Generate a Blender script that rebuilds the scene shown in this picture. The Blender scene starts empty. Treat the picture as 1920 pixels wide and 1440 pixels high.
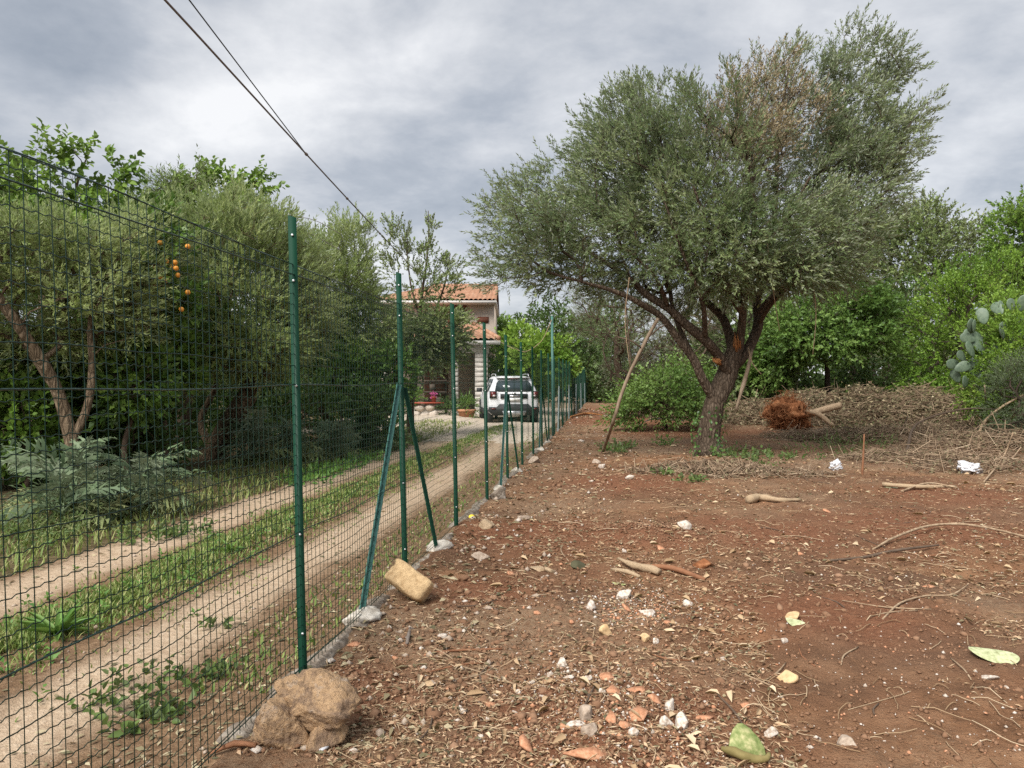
import bpy, math, random
import numpy as np
from mathutils import Vector, Matrix, noise as mnoise
R = math.radians
scn = bpy.context.scene
C = scn.collection
rng = np.random.default_rng(7)
random.seed(7)

# ------------------------------------------------------------------ camera, sky, sun
EYE = 1.5; FPX = 1420.0; HOR = 712.0
cam = bpy.data.cameras.new("camera"); camo = bpy.data.objects.new("camera", cam); C.objects.link(camo)
camo.location = (0, 0, EYE); camo.rotation_euler = (R(90), 0, 0)
cam.sensor_width = 36; cam.lens = FPX / 1920 * 36
cam.shift_y = -(720 - HOR) / 1920
cam.clip_start = 0.05; cam.clip_end = 3000
scn.camera = camo
SUN_EL, SUN_AZ = 46, -148          # sun behind thin cloud, behind and left of the viewer
sun = bpy.data.lights.new("sun", 'SUN'); sun.energy = 1.5; sun.angle = R(34); sun.color = (1, .965, .91)
suno = bpy.data.objects.new("sun", sun); C.objects.link(suno)
sd = Vector((math.sin(R(SUN_AZ)) * math.cos(R(SUN_EL)), math.cos(R(SUN_AZ)) * math.cos(R(SUN_EL)), math.sin(R(SUN_EL))))
suno.rotation_euler = sd.to_track_quat('Z', 'Y').to_euler()
suno.location = sd * 60
scn.view_settings.view_transform = 'Standard'; scn.view_settings.look = 'None'
scn.view_settings.gamma = 1; scn.view_settings.use_curve_mapping = False
scn.view_settings.exposure = 2.03
scn.render.engine = 'CYCLES'
scn.cycles.max_bounces = 6; scn.cycles.diffuse_bounces = 3; scn.cycles.transmission_bounces = 4
scn.cycles.transparent_max_bounces = 6
scn.cycles.use_denoising = False

w = bpy.data.worlds.new("World"); scn.world = w; w.use_nodes = True
nt = w.node_tree; N = nt.nodes; L = nt.links
for n in list(N): N.remove(n)
def nd(t, **k):
    n = N.new(t)
    for a, v in k.items(): setattr(n, a, v)
    return n
out = nd('ShaderNodeOutputWorld'); bg = nd('ShaderNodeBackground'); bg.inputs['Strength'].default_value = .063
L.new(bg.outputs[0], out.inputs[0])
sky = nd('ShaderNodeTexSky', sky_type='NISHITA'); sky.sun_disc = False
sky.sun_elevation = R(SUN_EL); sky.sun_rotation = R(SUN_AZ)
tc = nd('ShaderNodeTexCoord'); sep = nd('ShaderNodeSeparateXYZ'); L.new(tc.outputs['Generated'], sep.inputs[0])
def mth(op, a, b=None, c=None):
    m = nd('ShaderNodeMath', operation=op)
    for i, v in enumerate((a, b, c)):
        if v is None: continue
        if isinstance(v, (int, float)): m.inputs[i].default_value = v
        else: L.new(v, m.inputs[i])
    return m.outputs[0]
zc = mth('ADD', mth('MAXIMUM', sep.outputs[2], 0), .22)
cb = nd('ShaderNodeCombineXYZ')
L.new(mth('DIVIDE', sep.outputs[0], zc), cb.inputs[0]); L.new(mth('DIVIDE', sep.outputs[1], zc), cb.inputs[1])
cb.inputs[2].default_value = 3.7
def wnoise(scale, detail, dist, rough=.55, off=(0, 0, 0)):
    mp = nd('ShaderNodeMapping'); mp.inputs['Location'].default_value = off
    L.new(cb.outputs[0], mp.inputs[0])
    t = nd('ShaderNodeTexNoise'); t.inputs['Scale'].default_value = scale; t.inputs['Detail'].default_value = detail
    t.inputs['Roughness'].default_value = rough; t.inputs['Distortion'].default_value = dist
    L.new(mp.outputs[0], t.inputs['Vector']); return t.outputs['Fac']
n1 = wnoise(1.15, 9, .35, .54, (4.824, 3.724, -1.264)); n2 = wnoise(3.2, 8, .2, .6, (1.3, 5.1, 2))
mixn = mth('ADD', mth('MULTIPLY', n1, .68), mth('MULTIPLY', n2, .32))
rp = nd('ShaderNodeValToRGB'); L.new(mixn, rp.inputs[0])
e = rp.color_ramp.elements
e[0].position = .36; e[0].color = (1.38, 1.53, 1.76, 1)
e[1].position = .64; e[1].color = (3.75, 3.76, 3.78, 1)
for p_, c_ in ((.44, (1.85, 1.98, 2.19, 1)), (.51, (2.5, 2.58, 2.72, 1)), (.575, (3.1, 3.15, 3.24, 1))):
    x = e.new(p_); x.color = c_
mx = nd('ShaderNodeMix', data_type='RGBA'); mx.inputs['Factor'].default_value = .94
L.new(sky.outputs[0], mx.inputs['A']); L.new(rp.outputs[0], mx.inputs['B']); L.new(mx.outputs['Result'], bg.inputs['Color'])

# ------------------------------------------------------------------ helpers
def P(px, py, d): return np.array([(px - 960) / FPX * d, d, EYE + (HOR - py) / FPX * d])
def G(px, py):
    d = FPX * EYE / (py - HOR); return np.array([(px - 960) / FPX * d, d])
def _h(ix, iy, iz):
    n = (ix.astype(np.int64) * 374761393 + iy.astype(np.int64) * 668265263 + iz.astype(np.int64) * 2147483647) & 0xffffffff
    n = ((n ^ (n >> 13)) * 1274126177) & 0xffffffff
    n = (n ^ (n >> 16)) & 0xffffffff
    return n / 4294967295.0
def vnoise(p):
    p = np.asarray(p, float); i = np.floor(p); f = p - i; f = f * f * (3 - 2 * f); i = i.astype(np.int64)
    r = 0
    for dx in (0, 1):
        for dy in (0, 1):
            for dz in (0, 1):
                wgt = (f[..., 0] if dx else 1 - f[..., 0]) * (f[..., 1] if dy else 1 - f[..., 1]) * (f[..., 2] if dz else 1 - f[..., 2])
                r = r + wgt * _h(i[..., 0] + dx, i[..., 1] + dy, i[..., 2] + dz)
    return r
def fbm(p, s=1.0, o=4, seed=0):
    p = np.asarray(p, float) * s + seed * 17.31; a, t, r = 1., 0., 0
    for k in range(o):
        r = r + a * vnoise(p); t += a; a *= .5; p = p * 2.03 + 5.7
    return r / t
def fbm2(x, y, s, o=4, seed=0): return fbm(np.stack([x, y, np.zeros_like(x)], -1), s, o, seed)
def sm(a, b, x):
    t = np.clip((x - a) / (b - a), 0, 1); return t * t * (3 - 2 * t)
def nrm(v): return v / np.maximum(np.linalg.norm(v, axis=-1, keepdims=True), 1e-9)

def xf(y): return -1.55 + .13 * y              # the fence line
MOUNDS = [(*G(1160, 1385), .42, .055), (*G(1210, 1005), .45, .10), (*G(1180, 905), .7, .07), (*G(1150, 790), 2.2, .16), (*G(1240, 1290), .35, .03),
          (*G(1100, 760), 3.0, .12), (*G(1290, 800), 1.8, .1), (*G(890, 985), .35, .06), (*G(700, 1120), .3, .04), (*G(1325, 865), 1.0, .10)]
def hgt(x, y):
    x = np.asarray(x, float); y = np.asarray(y, float); u = x - xf(y)
    yard = .05 * (fbm2(x, y, .8, 3, 1) - .5) + .07 * (fbm2(x, y, 3.1, 3, 2) - .5) + .055 * (fbm2(x, y, 10, 3, 3) - .5)
    m = 0
    for (mx_, my_, r_, h_) in MOUNDS: m = m + h_ * np.exp(-((x - mx_)**2 + (y - my_)**2) / (r_ * r_)) * (.5 + fbm2(x, y, 9, 2, 5))
    yard = yard + m
    drive = .03 * (fbm2(x, y, .9, 3, 7) - .5) + .022 * (fbm2(x, y, 7, 3, 8) - .5) + .05 * np.exp(-((u + 1.8) / .4)**2)
    gard = .08 * (fbm2(x, y, .7, 3, 9) - .5) + .08 * (fbm2(x, y, 5, 3, 10) - .5) + .12 * sm(-3.2, -4.6, u)
    a = sm(-.15, .1, u); b = sm(-3.6, -3.0, u)
    r = a * yard + (1 - a) * (b * drive + (1 - b) * gard)
    return r
def hz(x, y): return float(hgt(np.array([x]), np.array([y]))[0])

def tag(o, label=None, cat=None, group=None, kind=None):
    if label: o['label'] = label
    if cat: o['category'] = cat
    if group: o['group'] = group
    if kind: o['kind'] = kind
    return o
def empty(name, loc, label=None, cat=None, group=None, rz=0):
    o = bpy.data.objects.new(name, None); C.objects.link(o); o.location = loc; o.rotation_euler = (0, 0, rz); o.empty_display_size = .1
    return tag(o, label, cat, group)
class Acc:
    def __init__(s): s.V = []; s.F = []; s.n = 0; s.A = []
    def add(s, V, F, a=None):
        V = np.asarray(V, float).reshape(-1, 3)
        for f in (F if isinstance(F, list) else [F]):
            f = np.asarray(f, np.int64)
            if len(f): s.F.append(f + s.n)
        s.V.append(V); s.n += len(V)
        s.A.append(np.full(len(V), .5) if a is None else np.broadcast_to(np.asarray(a, float), (len(V),)))
    def obj(s, name, mat, parent=None, smooth=False, local=False):
        if not s.V: return None
        return mk(name, np.concatenate(s.V), s.F, mat, parent, smooth, {'rnd': np.concatenate(s.A)}, local)
def mkmesh(name, V, F, mat, smooth=False, attrs=None, midx=None):
    me = bpy.data.meshes.new(name); V = np.ascontiguousarray(V, dtype=np.float32)
    F = F if isinstance(F, list) else [F]
    F = [np.asarray(f, np.int32) for f in F if len(f)]
    lv = np.concatenate([f.ravel() for f in F]); ln = np.concatenate([np.full(len(f), f.shape[1], np.int32) for f in F])
    me.vertices.add(len(V)); me.vertices.foreach_set('co', V.ravel())
    me.loops.add(len(lv)); me.loops.foreach_set('vertex_index', lv)
    me.polygons.add(len(ln)); st = np.zeros(len(ln), np.int32); st[1:] = np.cumsum(ln)[:-1]
    me.polygons.foreach_set('loop_start', st); me.polygons.foreach_set('loop_total', ln)
    if smooth: me.polygons.foreach_set('use_smooth', np.ones(len(ln), bool))
    for m in (mat if isinstance(mat, (list, tuple)) else [mat]): me.materials.append(m)
    if midx is not None: me.polygons.foreach_set('material_index', np.asarray(midx, np.int32))
    for k, v in (attrs or {}).items():
        a = me.attributes.new(k, 'FLOAT', 'POINT'); a.data.foreach_set('value', np.ascontiguousarray(v, np.float32))
    me.update(calc_edges=True); return me
def link(name, me, parent=None, loc=None, rot=None, scale=None):
    o = bpy.data.objects.new(name, me); C.objects.link(o)
    if parent: o.parent = parent
    if loc is not None: o.location = loc
    if rot is not None: o.rotation_euler = rot
    if scale is not None: o.scale = scale
    return o
def mk(name, V, F, mat, parent=None, smooth=False, attrs=None, local=False, midx=None):
    V = np.asarray(V, float)
    if parent is not None and not local:
        off = np.array(parent.location)
        if parent.parent: off = off + np.array(parent.parent.location)
        V = V - off
    return link(name, mkmesh(name, V, F, mat, smooth, attrs, midx), parent)
def own(name, acc_or_VF, mat, loc, smooth=False, attrs=None):
    """top-level single mesh with origin at loc, vertices given in world"""
    if isinstance(acc_or_VF, Acc): V = np.concatenate(acc_or_VF.V); F = acc_or_VF.F; attrs = {'rnd': np.concatenate(acc_or_VF.A)}
    else: V, F = acc_or_VF
    loc = np.asarray(loc, float)
    return link(name, mkmesh(name, np.asarray(V) - loc, F, mat, smooth, attrs), None, loc)
def copy_tree(o, parent=None):
    c = o.copy(); C.objects.link(c)
    if parent: c.parent = parent
    for ch in o.children: copy_tree(ch, c)
    return c

def tube(pts, rad, k=6, cap=True, lump=0, seed=0):
    pts = np.asarray(pts, float); n = len(pts); rad = np.asarray(rad, float).ravel(); rad = np.interp(np.linspace(0, 1, n), np.linspace(0, 1, len(rad)), rad) if len(rad) != n else rad
    t = nrm(np.gradient(pts, axis=0)); ref = np.array([0, 0, 1.]) if abs(t[0][2]) < .9 else np.array([1., 0, 0])
    a = np.empty((n, 3)); v = nrm(np.cross(ref, t[0]))
    for i in range(n):
        v = v - t[i] * np.dot(v, t[i]); v = v / max(np.linalg.norm(v), 1e-9); a[i] = v
    b = np.cross(t, a)
    ang = np.arange(k) / k * 2 * np.pi
    ring = a[:, None] * np.cos(ang)[None, :, None] + b[:, None] * np.sin(ang)[None, :, None]
    rr = rad[:, None, None] * np.ones((n, k, 1))
    V = pts[:, None] + ring * rr
    if lump:
        f = fbm(V.reshape(-1, 3) * np.array([1, 1, .35]), 4.5 / max(rad.max() * 3, .2), 3, seed).reshape(n, k, 1)
        V = pts[:, None] + ring * rr * (1 + lump * (f - .5) * 2)
    V = V.reshape(-1, 3)
    i = np.arange(n - 1)[:, None] * k; j = np.arange(k)[None]
    F = np.stack([i + j, i + (j + 1) % k, i + k + (j + 1) % k, i + k + j], -1).reshape(-1, 4)
    Fs = [F]
    if cap and k >= 3:
        if k == 4: Fs.append(np.array([[3, 2, 1, 0], [(n-1)*4, (n-1)*4+1, (n-1)*4+2, (n-1)*4+3]]))
        else:
            V = np.concatenate([V, pts[:1], pts[-1:]]); c0, c1 = n * k, n * k + 1; jj = np.arange(k)
            Fs.append(np.concatenate([np.stack([np.full(k, c0), (jj + 1) % k, jj], -1), np.stack([np.full(k, c1), (n-1)*k + jj, (n-1)*k + (jj + 1) % k], -1)]))
    return V, Fs
def prisms(A, B, r, k=3):
    """many straight prisms A->B at once"""
    A = np.asarray(A); B = np.asarray(B); n = len(A); t = nrm(B - A)
    ref = np.where(np.abs(t[:, 2:3]) < .9, np.array([[0, 0, 1.]]), np.array([[1., 0, 0]]))
    a = nrm(np.cross(ref, t)); b = np.cross(t, a); ang = np.arange(k) / k * 2 * np.pi
    r = np.broadcast_to(np.asarray(r, float), (n,))[:, None, None]
    ring = (a[:, None] * np.cos(ang)[None, :, None] + b[:, None] * np.sin(ang)[None, :, None]) * r
    V = np.concatenate([A[:, None] + ring, B[:, None] + ring * .8], 1).reshape(-1, 3)
    i = np.arange(n)[:, None] * 2 * k; j = np.arange(k)[None]
    F = np.stack([i + j, i + (j + 1) % k, i + k + (j + 1) % k, i + k + j], -1).reshape(-1, 4)
    return V, F
def box(c, s, rot=None):
    x, y, z = np.array(s) / 2
    V = np.array([[-x,-y,-z],[x,-y,-z],[x,y,-z],[-x,y,-z],[-x,-y,z],[x,-y,z],[x,y,z],[-x,y,z]])
    if rot is not None: V = V @ np.array(rot).T
    F = np.array([[0,3,2,1],[4,5,6,7],[0,1,5,4],[1,2,6,5],[2,3,7,6],[3,0,4,7]])
    return V + np.array(c), F
def rotz(a): return np.array([[math.cos(a), -math.sin(a), 0], [math.sin(a), math.cos(a), 0], [0, 0, 1]])
def roteul(rx, ry, rz): return np.array(Matrix.Rotation(rz, 3, 'Z') @ Matrix.Rotation(ry, 3, 'Y') @ Matrix.Rotation(rx, 3, 'X'))
def spline(pts, step=.15):
    pts = np.asarray(pts, float)
    if len(pts) < 3:
        n = max(2, int(np.linalg.norm(pts[-1] - pts[0]) / step)); return pts[0] + (pts[-1] - pts[0]) * np.linspace(0, 1, n)[:, None]
    q = np.concatenate([[2 * pts[0] - pts[1]], pts, [2 * pts[-1] - pts[-2]]]); o = []
    for i in range(1, len(q) - 2):
        n = max(2, int(np.linalg.norm(q[i+1] - q[i]) / step)); t = np.linspace(0, 1, n, endpoint=False)[:, None]
        o.append(.5 * (2*q[i] + (q[i+1]-q[i-1])*t + (2*q[i-1]-5*q[i]+4*q[i+1]-q[i+2])*t*t + (3*q[i]-q[i-1]-3*q[i+1]+q[i+2])*t**3))
    return np.concatenate(o + [pts[-1:]])
def ico(sub=1):
    t = (1 + 5**.5) / 2
    V = nrm(np.array([[-1,t,0],[1,t,0],[-1,-t,0],[1,-t,0],[0,-1,t],[0,1,t],[0,-1,-t],[0,1,-t],[t,0,-1],[t,0,1],[-t,0,-1],[-t,0,1]], float))
    F = np.array([[0,11,5],[0,5,1],[0,1,7],[0,7,10],[0,10,11],[1,5,9],[5,11,4],[11,10,2],[10,7,6],[7,1,8],[3,9,4],[3,4,2],[3,2,6],[3,6,8],[3,8,9],[4,9,5],[2,4,11],[6,2,10],[8,6,7],[9,8,1]])
    for _ in range(sub):
        d = {}; V = list(V); nf = []
        def mid(a, b):
            k_ = (min(a, b), max(a, b))
            if k_ not in d: v = V[a] + V[b]; V.append(v / np.linalg.norm(v)); d[k_] = len(V) - 1
            return d[k_]
        for a, b, c in F: x, y, z = mid(a, b), mid(b, c), mid(c, a); nf += [[a, x, z], [b, y, x], [c, z, y], [x, y, z]]
        V = np.array(V); F = np.array(nf)
    return V, F

# ------------------------------------------------------------------ materials
def newmat(name):
    m = bpy.data.materials.new(name); m.use_nodes = True; t = m.node_tree
    for n in list(t.nodes): t.nodes.remove(n)
    return m, t
class NB:
    def __init__(s, t): s.t = t
    def n(s, ty, **k):
        x = s.t.nodes.new(ty)
        for a, v in k.items(): setattr(x, a, v)
        return x
    def l(s, a, b): s.t.links.new(a, b)
    def noise(s, scale, detail=4, rough=.55, vec=None, dist=0):
        x = s.n('ShaderNodeTexNoise'); x.inputs['Scale'].default_value = scale; x.inputs['Detail'].default_value = detail
        x.inputs['Roughness'].default_value = rough; x.inputs['Distortion'].default_value = dist
        if vec is not None: s.l(vec, x.inputs['Vector'])
        return x.outputs['Fac']
    def ramp(s, fac, stops):
        x = s.n('ShaderNodeValToRGB'); s.l(fac, x.inputs[0]); el = x.color_ramp.elements
        el[0].position, el[0].color = stops[0][0], (*stops[0][1], 1); el[1].position, el[1].color = stops[-1][0], (*stops[-1][1], 1)
        for p_, c_ in stops[1:-1]: y = el.new(p_); y.color = (*c_, 1)
        return x.outputs[0]
    def mix(s, f, a, b, bt='MIX'):
        x = s.n('ShaderNodeMix', data_type='RGBA', blend_type=bt)
        for i, v in (('Factor', f), ('A', a), ('B', b)):
            if isinstance(v, (int, float)): x.inputs[i].default_value = v
            elif isinstance(v, tuple): x.inputs[i].default_value = (*v, 1)
            else: s.l(v, x.inputs[i])
        return x.outputs['Result']
    def math(s, op, a, b=0.):
        m = s.n('ShaderNodeMath', operation=op)
        for i, v in enumerate((a, b)):
            if isinstance(v, (int, float)): m.inputs[i].default_value = v
            else: s.l(v, m.inputs[i])
        return m.outputs[0]
    def attr(s, name): return s.n('ShaderNodeAttribute', attribute_name=name).outputs['Fac']
    def coord(s): return s.n('ShaderNodeTexCoord').outputs['Object']
    def pos(s): return s.n('ShaderNodeNewGeometry').outputs['Position']
    def out(s, sh):
        o = s.n('ShaderNodeOutputMaterial'); s.l(sh, o.inputs[0])
    def prin(s, col, rough=.8, bump=None, bstr=.4, bdist=.02, spec=.3, metal=0):
        p = s.n('ShaderNodeBsdfPrincipled')
        if isinstance(col, tuple): p.inputs['Base Color'].default_value = (*col, 1)
        else: s.l(col, p.inputs['Base Color'])
        if isinstance(rough, (int, float)): p.inputs['Roughness'].default_value = rough
        else: s.l(rough, p.inputs['Roughness'])
        p.inputs['Specular IOR Level'].default_value = spec; p.inputs['Metallic'].default_value = metal
        if bump is not None:
            b = s.n('ShaderNodeBump'); b.inputs['Strength'].default_value = bstr; b.inputs['Distance'].default_value = bdist
            s.l(bump, b.inputs['Height']); s.l(b.outputs[0], p.inputs['Normal'])
        return p.outputs[0]
def simple(name, c1, c2=None, scale=8, rough=.8, bstr=.4, bdist=.01, spec=.3, c3=None, world=False, stretch=None, metal=0, detail=5):
    m, t = newmat(name); b = NB(t); v = b.pos() if world else b.coord()
    if stretch:
        mp = b.n('ShaderNodeMapping'); mp.inputs['Scale'].default_value = stretch; b.l(v, mp.inputs[0]); v = mp.outputs[0]
    nz = b.noise(scale, detail, .6, v)
    c2 = c2 or tuple(x * .8 for x in c1)
    st = [(.3, c1), (.7, c2)] if c3 is None else [(.3, c1), (.5, c2), (.7, c3)]
    b.out(b.prin(b.ramp(nz, st), rough, nz, bstr, bdist, spec, metal)); return m
def leafmat(name, cols, back=None, trans=.25, rough=.55, tcol=None, spec=.35):
    m, t = newmat(name); b = NB(t)
    r = b.attr('rnd')
    st = [(i / (len(cols) - 1), c) for i, c in enumerate(cols)]
    col = b.ramp(r, st)
    if back:
        bf = b.n('ShaderNodeNewGeometry').outputs['Backfacing']
        col = b.mix(bf, col, b.mix(r, tuple(x * .8 for x in back), back))
    p = b.prin(col, rough, spec=spec)
    if trans:
        tr = b.n('ShaderNodeBsdfTranslucent'); b.l(b.mix(.5, col, tcol or (.25, .35, .06)), tr.inputs[0])
        ms = b.n('ShaderNodeMixShader'); ms.inputs[0].default_value = trans; b.l(p, ms.inputs[1]); b.l(tr.outputs[0], ms.inputs[2]); p = ms.outputs[0]
    b.out(p); return m
M = {}
# soil of the cleared yard
m, t = newmat('yard_soil'); b = NB(t); v = b.pos()
big = b.noise(.55, 5, .6, v); med = b.noise(3.2, 6, .65, v); fine = b.noise(26, 6, .7, v); grit = b.noise(95, 3, .6, v)
base = b.ramp(med, [(.3, (.108, .057, .031)), (.5, (.225, .116, .061)), (.72, (.335, .188, .105))])
base = b.mix(b.math('MULTIPLY', b.ramp(big, [(.42, (0, 0, 0)), (.62, (1, 1, 1))]), .75), base, (.125, .074, .048))
red = b.attr('red'); base = b.mix(red, base, b.ramp(fine, [(.3, (.14, .062, .034)), (.7, (.26, .12, .066))]))
base = b.mix(b.ramp(fine, [(.55, (0, 0, 0)), (.75, (.55, .55, .55))]), base, (.26, .16, .095))
base = b.mix(b.ramp(grit, [(.62, (0, 0, 0)), (.74, (.6, .6, .6))]), base, (.36, .25, .16))
base = b.mix(b.ramp(grit, [(.26, (.5, .5, .5)), (.4, (0, 0, 0))]), base, (.04, .022, .013))
lit = b.attr('litter'); base = b.mix(b.math('MULTIPLY', lit, b.ramp(fine, [(.35, (.1, .1, .1)), (.6, (1, 1, 1))])), base, (.30, .21, .135))
b.out(b.prin(base, .95, b.math('ADD', b.math('MULTIPLY', fine, .8), b.math('MULTIPLY', grit, .5)), 1.0, .03, .1)); M['yard'] = m
m, t = newmat('sandy_track'); b = NB(t); v = b.pos()
med = b.noise(2.2, 6, .65, v); fine = b.noise(22, 6, .7, v); grit = b.noise(110, 2, .6, v)
sand = b.ramp(fine, [(.3, (.33, .235, .155)), (.55, (.46, .35, .245)), (.75, (.56, .45, .335))])
dirt = b.ramp(fine, [(.3, (.10, .06, .034)), (.55, (.19, .118, .068)), (.75, (.33, .22, .135))])
col = b.mix(b.attr('lane'), dirt, sand)
col = b.mix(b.ramp(med, [(.5, (0, 0, 0)), (.75, (.4, .4, .4))]), col, (.3, .185, .105))
col = b.mix(b.ramp(grit, [(.64, (0, 0, 0)), (.72, (.5, .5, .5))]), col, (.5, .42, .33))
b.out(b.prin(col, .95, b.math('ADD', fine, b.math('MULTIPLY', grit, .5)), .8, .02, .1)); M['track'] = m
M['gravel_pad'] = simple('pale_gravel', (.38, .31, .24), (.50, .42, .33), 30, .95, .6, .02, .1, (.58, .5, .41), world=True)
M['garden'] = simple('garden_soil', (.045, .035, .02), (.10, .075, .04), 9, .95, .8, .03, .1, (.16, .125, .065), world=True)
M['clod'] = simple('soil_clod', (.13, .072, .042), (.21, .118, .07), 3, .95, .8, .01, .1, (.29, .175, .11), world=True)
M['grass'] = leafmat('grass_blade', [(.085, .145, .03), (.14, .215, .046), (.23, .29, .075), (.42, .38, .18)], None, .3, .6)
M['weed'] = leafmat('weed_leaf', [(.06, .10, .026), (.10, .155, .04), (.15, .21, .06)], (.14, .19, .08), .25)
M['weed_pale'] = leafmat('weed_leaf_pale', [(.07, .16, .04), (.12, .25, .05), (.18, .3, .07)], None, .3)
M['straw'] = leafmat('dry_straw', [(.22, .14, .075), (.36, .24, .135), (.5, .36, .22), (.62, .49, .33)], None, .1, .8)
M['chips'] = leafmat('wood_chips', [(.1, .055, .03), (.24, .13, .07), (.40, .26, .15), (.55, .38, .24)], None, 0, .85)
M['brushtwig'] = leafmat('cut_twig', [(.12, .08, .05), (.24, .165, .105), (.36, .26, .17), (.50, .39, .27)], None, 0, .85)
M['olive'] = leafmat('olive_leaf', [(.076, .118, .046), (.126, .178, .07), (.185, .24, .097), (.265, .305, .14)], (.30, .33, .225), .3, .5, (.22, .28, .08))
M['olive_pale'] = leafmat('olive_leaf_pale', [(.14, .205, .055), (.215, .295, .085), (.30, .375, .12), (.40, .45, .18)], (.38, .45, .25), .48, .5, (.25, .3, .08))
M['dead_leaf'] = leafmat('dead_olive_leaf', [(.17, .135, .075), (.25, .20, .115), (.34, .275, .165)], (.34, .28, .18), .12, .85, (.28, .22, .12))
M['mulberry'] = leafmat('broad_bright_leaf', [(.07, .15, .02), (.115, .215, .03), (.17, .29, .042), (.26, .38, .075)], (.16, .25, .07), .32, .45)
M['citrus'] = leafmat('citrus_leaf', [(.05, .115, .022), (.09, .175, .032), (.14, .24, .046), (.23, .34, .07)], (.10, .18, .05), .32, .38, (.2, .35, .05))
M['shrub_lime'] = leafmat('lime_shrub_leaf', [(.085, .17, .02), (.14, .25, .03), (.2, .33, .045), (.28, .4, .07)], None, .32, .5)
M['shrub_green'] = leafmat('green_shrub_leaf', [(.05, .10, .02), (.08, .155, .03), (.12, .215, .043), (.19, .29, .075)], None, .28, .5)
M['bramble'] = leafmat('bramble_leaf', [(.06, .11, .025), (.10, .17, .04), (.16, .24, .06), (.28, .34, .16)], (.2, .25, .13), .28, .5)
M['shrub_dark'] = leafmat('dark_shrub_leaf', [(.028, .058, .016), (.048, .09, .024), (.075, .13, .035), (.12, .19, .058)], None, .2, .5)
M['shrub_grey'] = leafmat('grey_green_leaf', [(.068, .108, .034), (.115, .165, .05), (.17, .23, .075), (.25, .30, .115)], (.23, .25, .15), .22, .55)
M['wiry'] = leafmat('wiry_stem_leaf', [(.06, .09, .045), (.095, .13, .065), (.14, .17, .095)], None, .2, .6)
M['cardoon'] = leafmat('cardoon_leaf', [(.075, .12, .058), (.12, .175, .088), (.18, .235, .13)], (.24, .29, .19), .15, .6, (.3, .36, .2))
M['cardoon_y'] = leafmat('cardoon_leaf_yellowing', [(.2, .25, .1), (.27, .31, .13), (.33, .35, .17)], (.36, .38, .22), .2, .6, (.4, .4, .15))
M['ivy'] = leafmat('ivy_leaf', [(.03, .07, .018), (.06, .12, .03), (.11, .19, .05)], None, .15, .4)
M['brushleaf'] = leafmat('withered_leaf', [(.085, .08, .042), (.16, .14, .075), (.29, .235, .135), (.47, .40, .26)], None, .12, .8, (.3, .22, .1))
M['brush_olive'] = leafmat('half_dead_leaf', [(.06, .06, .032), (.10, .095, .05), (.15, .145, .075), (.24, .2, .12)], (.25, .23, .16), .2, .6)
M['palm'] = leafmat('palm_frond', [(.04, .08, .02), (.08, .14, .04)], None, .2)
def barkmat(name, c1, c2, c3, sc=7):
    m, t = newmat(name); b = NB(t); v = b.coord(); mp = b.n('ShaderNodeMapping'); mp.inputs['Scale'].default_value = (1, 1, .3); b.l(v, mp.inputs[0])
    nz = b.noise(sc, 8, .7, mp.outputs[0], .6); vo = b.n('ShaderNodeTexVoronoi', feature='DISTANCE_TO_EDGE'); vo.inputs['Scale'].default_value = sc * 2.6; b.l(mp.outputs[0], vo.inputs['Vector'])
    col = b.ramp(nz, [(.3, c1), (.5, c2), (.72, c3)]); col = b.mix(b.ramp(vo.outputs[0], [(0., (.7, .7, .7)), (.16, (0, 0, 0))]), col, tuple(x * .45 for x in c1))
    h = b.math('ADD', nz, b.math('MULTIPLY', vo.outputs[0], 1.2))
    b.out(b.prin(col, .95, h, 1.0, .06, .1)); return m
M['bark'] = barkmat('olive_bark', (.062, .044, .03), (.125, .092, .066), (.21, .162, .12))
M['bark_warm'] = barkmat('orchard_bark', (.12, .085, .055), (.20, .145, .095), (.30, .225, .15))
M['twig'] = simple('twig_bark', (.075, .05, .034), (.13, .092, .065), 12, .9)
M['twig_dark'] = simple('dark_twig_bark', (.045, .032, .024), (.085, .062, .047), 12, .9)
M['deadwood'] = simple('dead_wood', (.16, .105, .065), (.31, .22, .14), 22, .85, .5, .01, .2, (.44, .34, .23), stretch=(1, 1, 3))
M['redwood'] = simple('reddish_stick', (.16, .07, .035), (.26, .12, .06), 14, .8)
M['greywood'] = simple('weathered_stick', (.15, .12, .1), (.27, .225, .19), 12, .9)
M['twig_pale'] = simple('greyish_branch', (.15, .105, .07), (.24, .18, .125), 9, .9, .5, .01, .15, (.32, .25, .18), stretch=(1, 1, .4))
M['rawwood'] = simple('torn_orange_wood', (.14, .055, .02), (.36, .15, .05), 11, .8, 1.0, .04, .2, (.5, .27, .12), stretch=(3, 3, .6))
M['palewood'] = simple('split_pale_wood', (.24, .165, .10), (.47, .355, .23), 40, .8, .5, .008, .2, stretch=(4, 1, 4))
M['rootred'] = simple('root_soil', (.10, .04, .018), (.25, .10, .044), 7, .95, 1.0, .05, .1, (.40, .20, .10))
M['white_stone'] = simple('white_limestone', (.24, .16, .10), (.52, .45, .38), 55, .9, .7, .008, .2, (.66, .62, .57))
M['grey_stone'] = simple('dusty_stone', (.26, .19, .14), (.38, .3, .23), 35, .9, .7, .01, .2, (.46, .38, .31))
M['terracotta'] = simple('terracotta', (.30, .14, .075), (.47, .23, .13), 55, .9, .5, .006, .15, (.56, .33, .21))
M['tan_stone'] = simple('tan_tuff', (.40, .26, .13), (.54, .38, .21), 26, .92, .8, .012, .15, (.66, .47, .26))
m, t = newmat('brown_boulder'); b = NB(t); v = b.coord(); nz = b.noise(8, 8, .72, v, .6); nf = b.noise(42, 5, .7, v)
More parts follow.
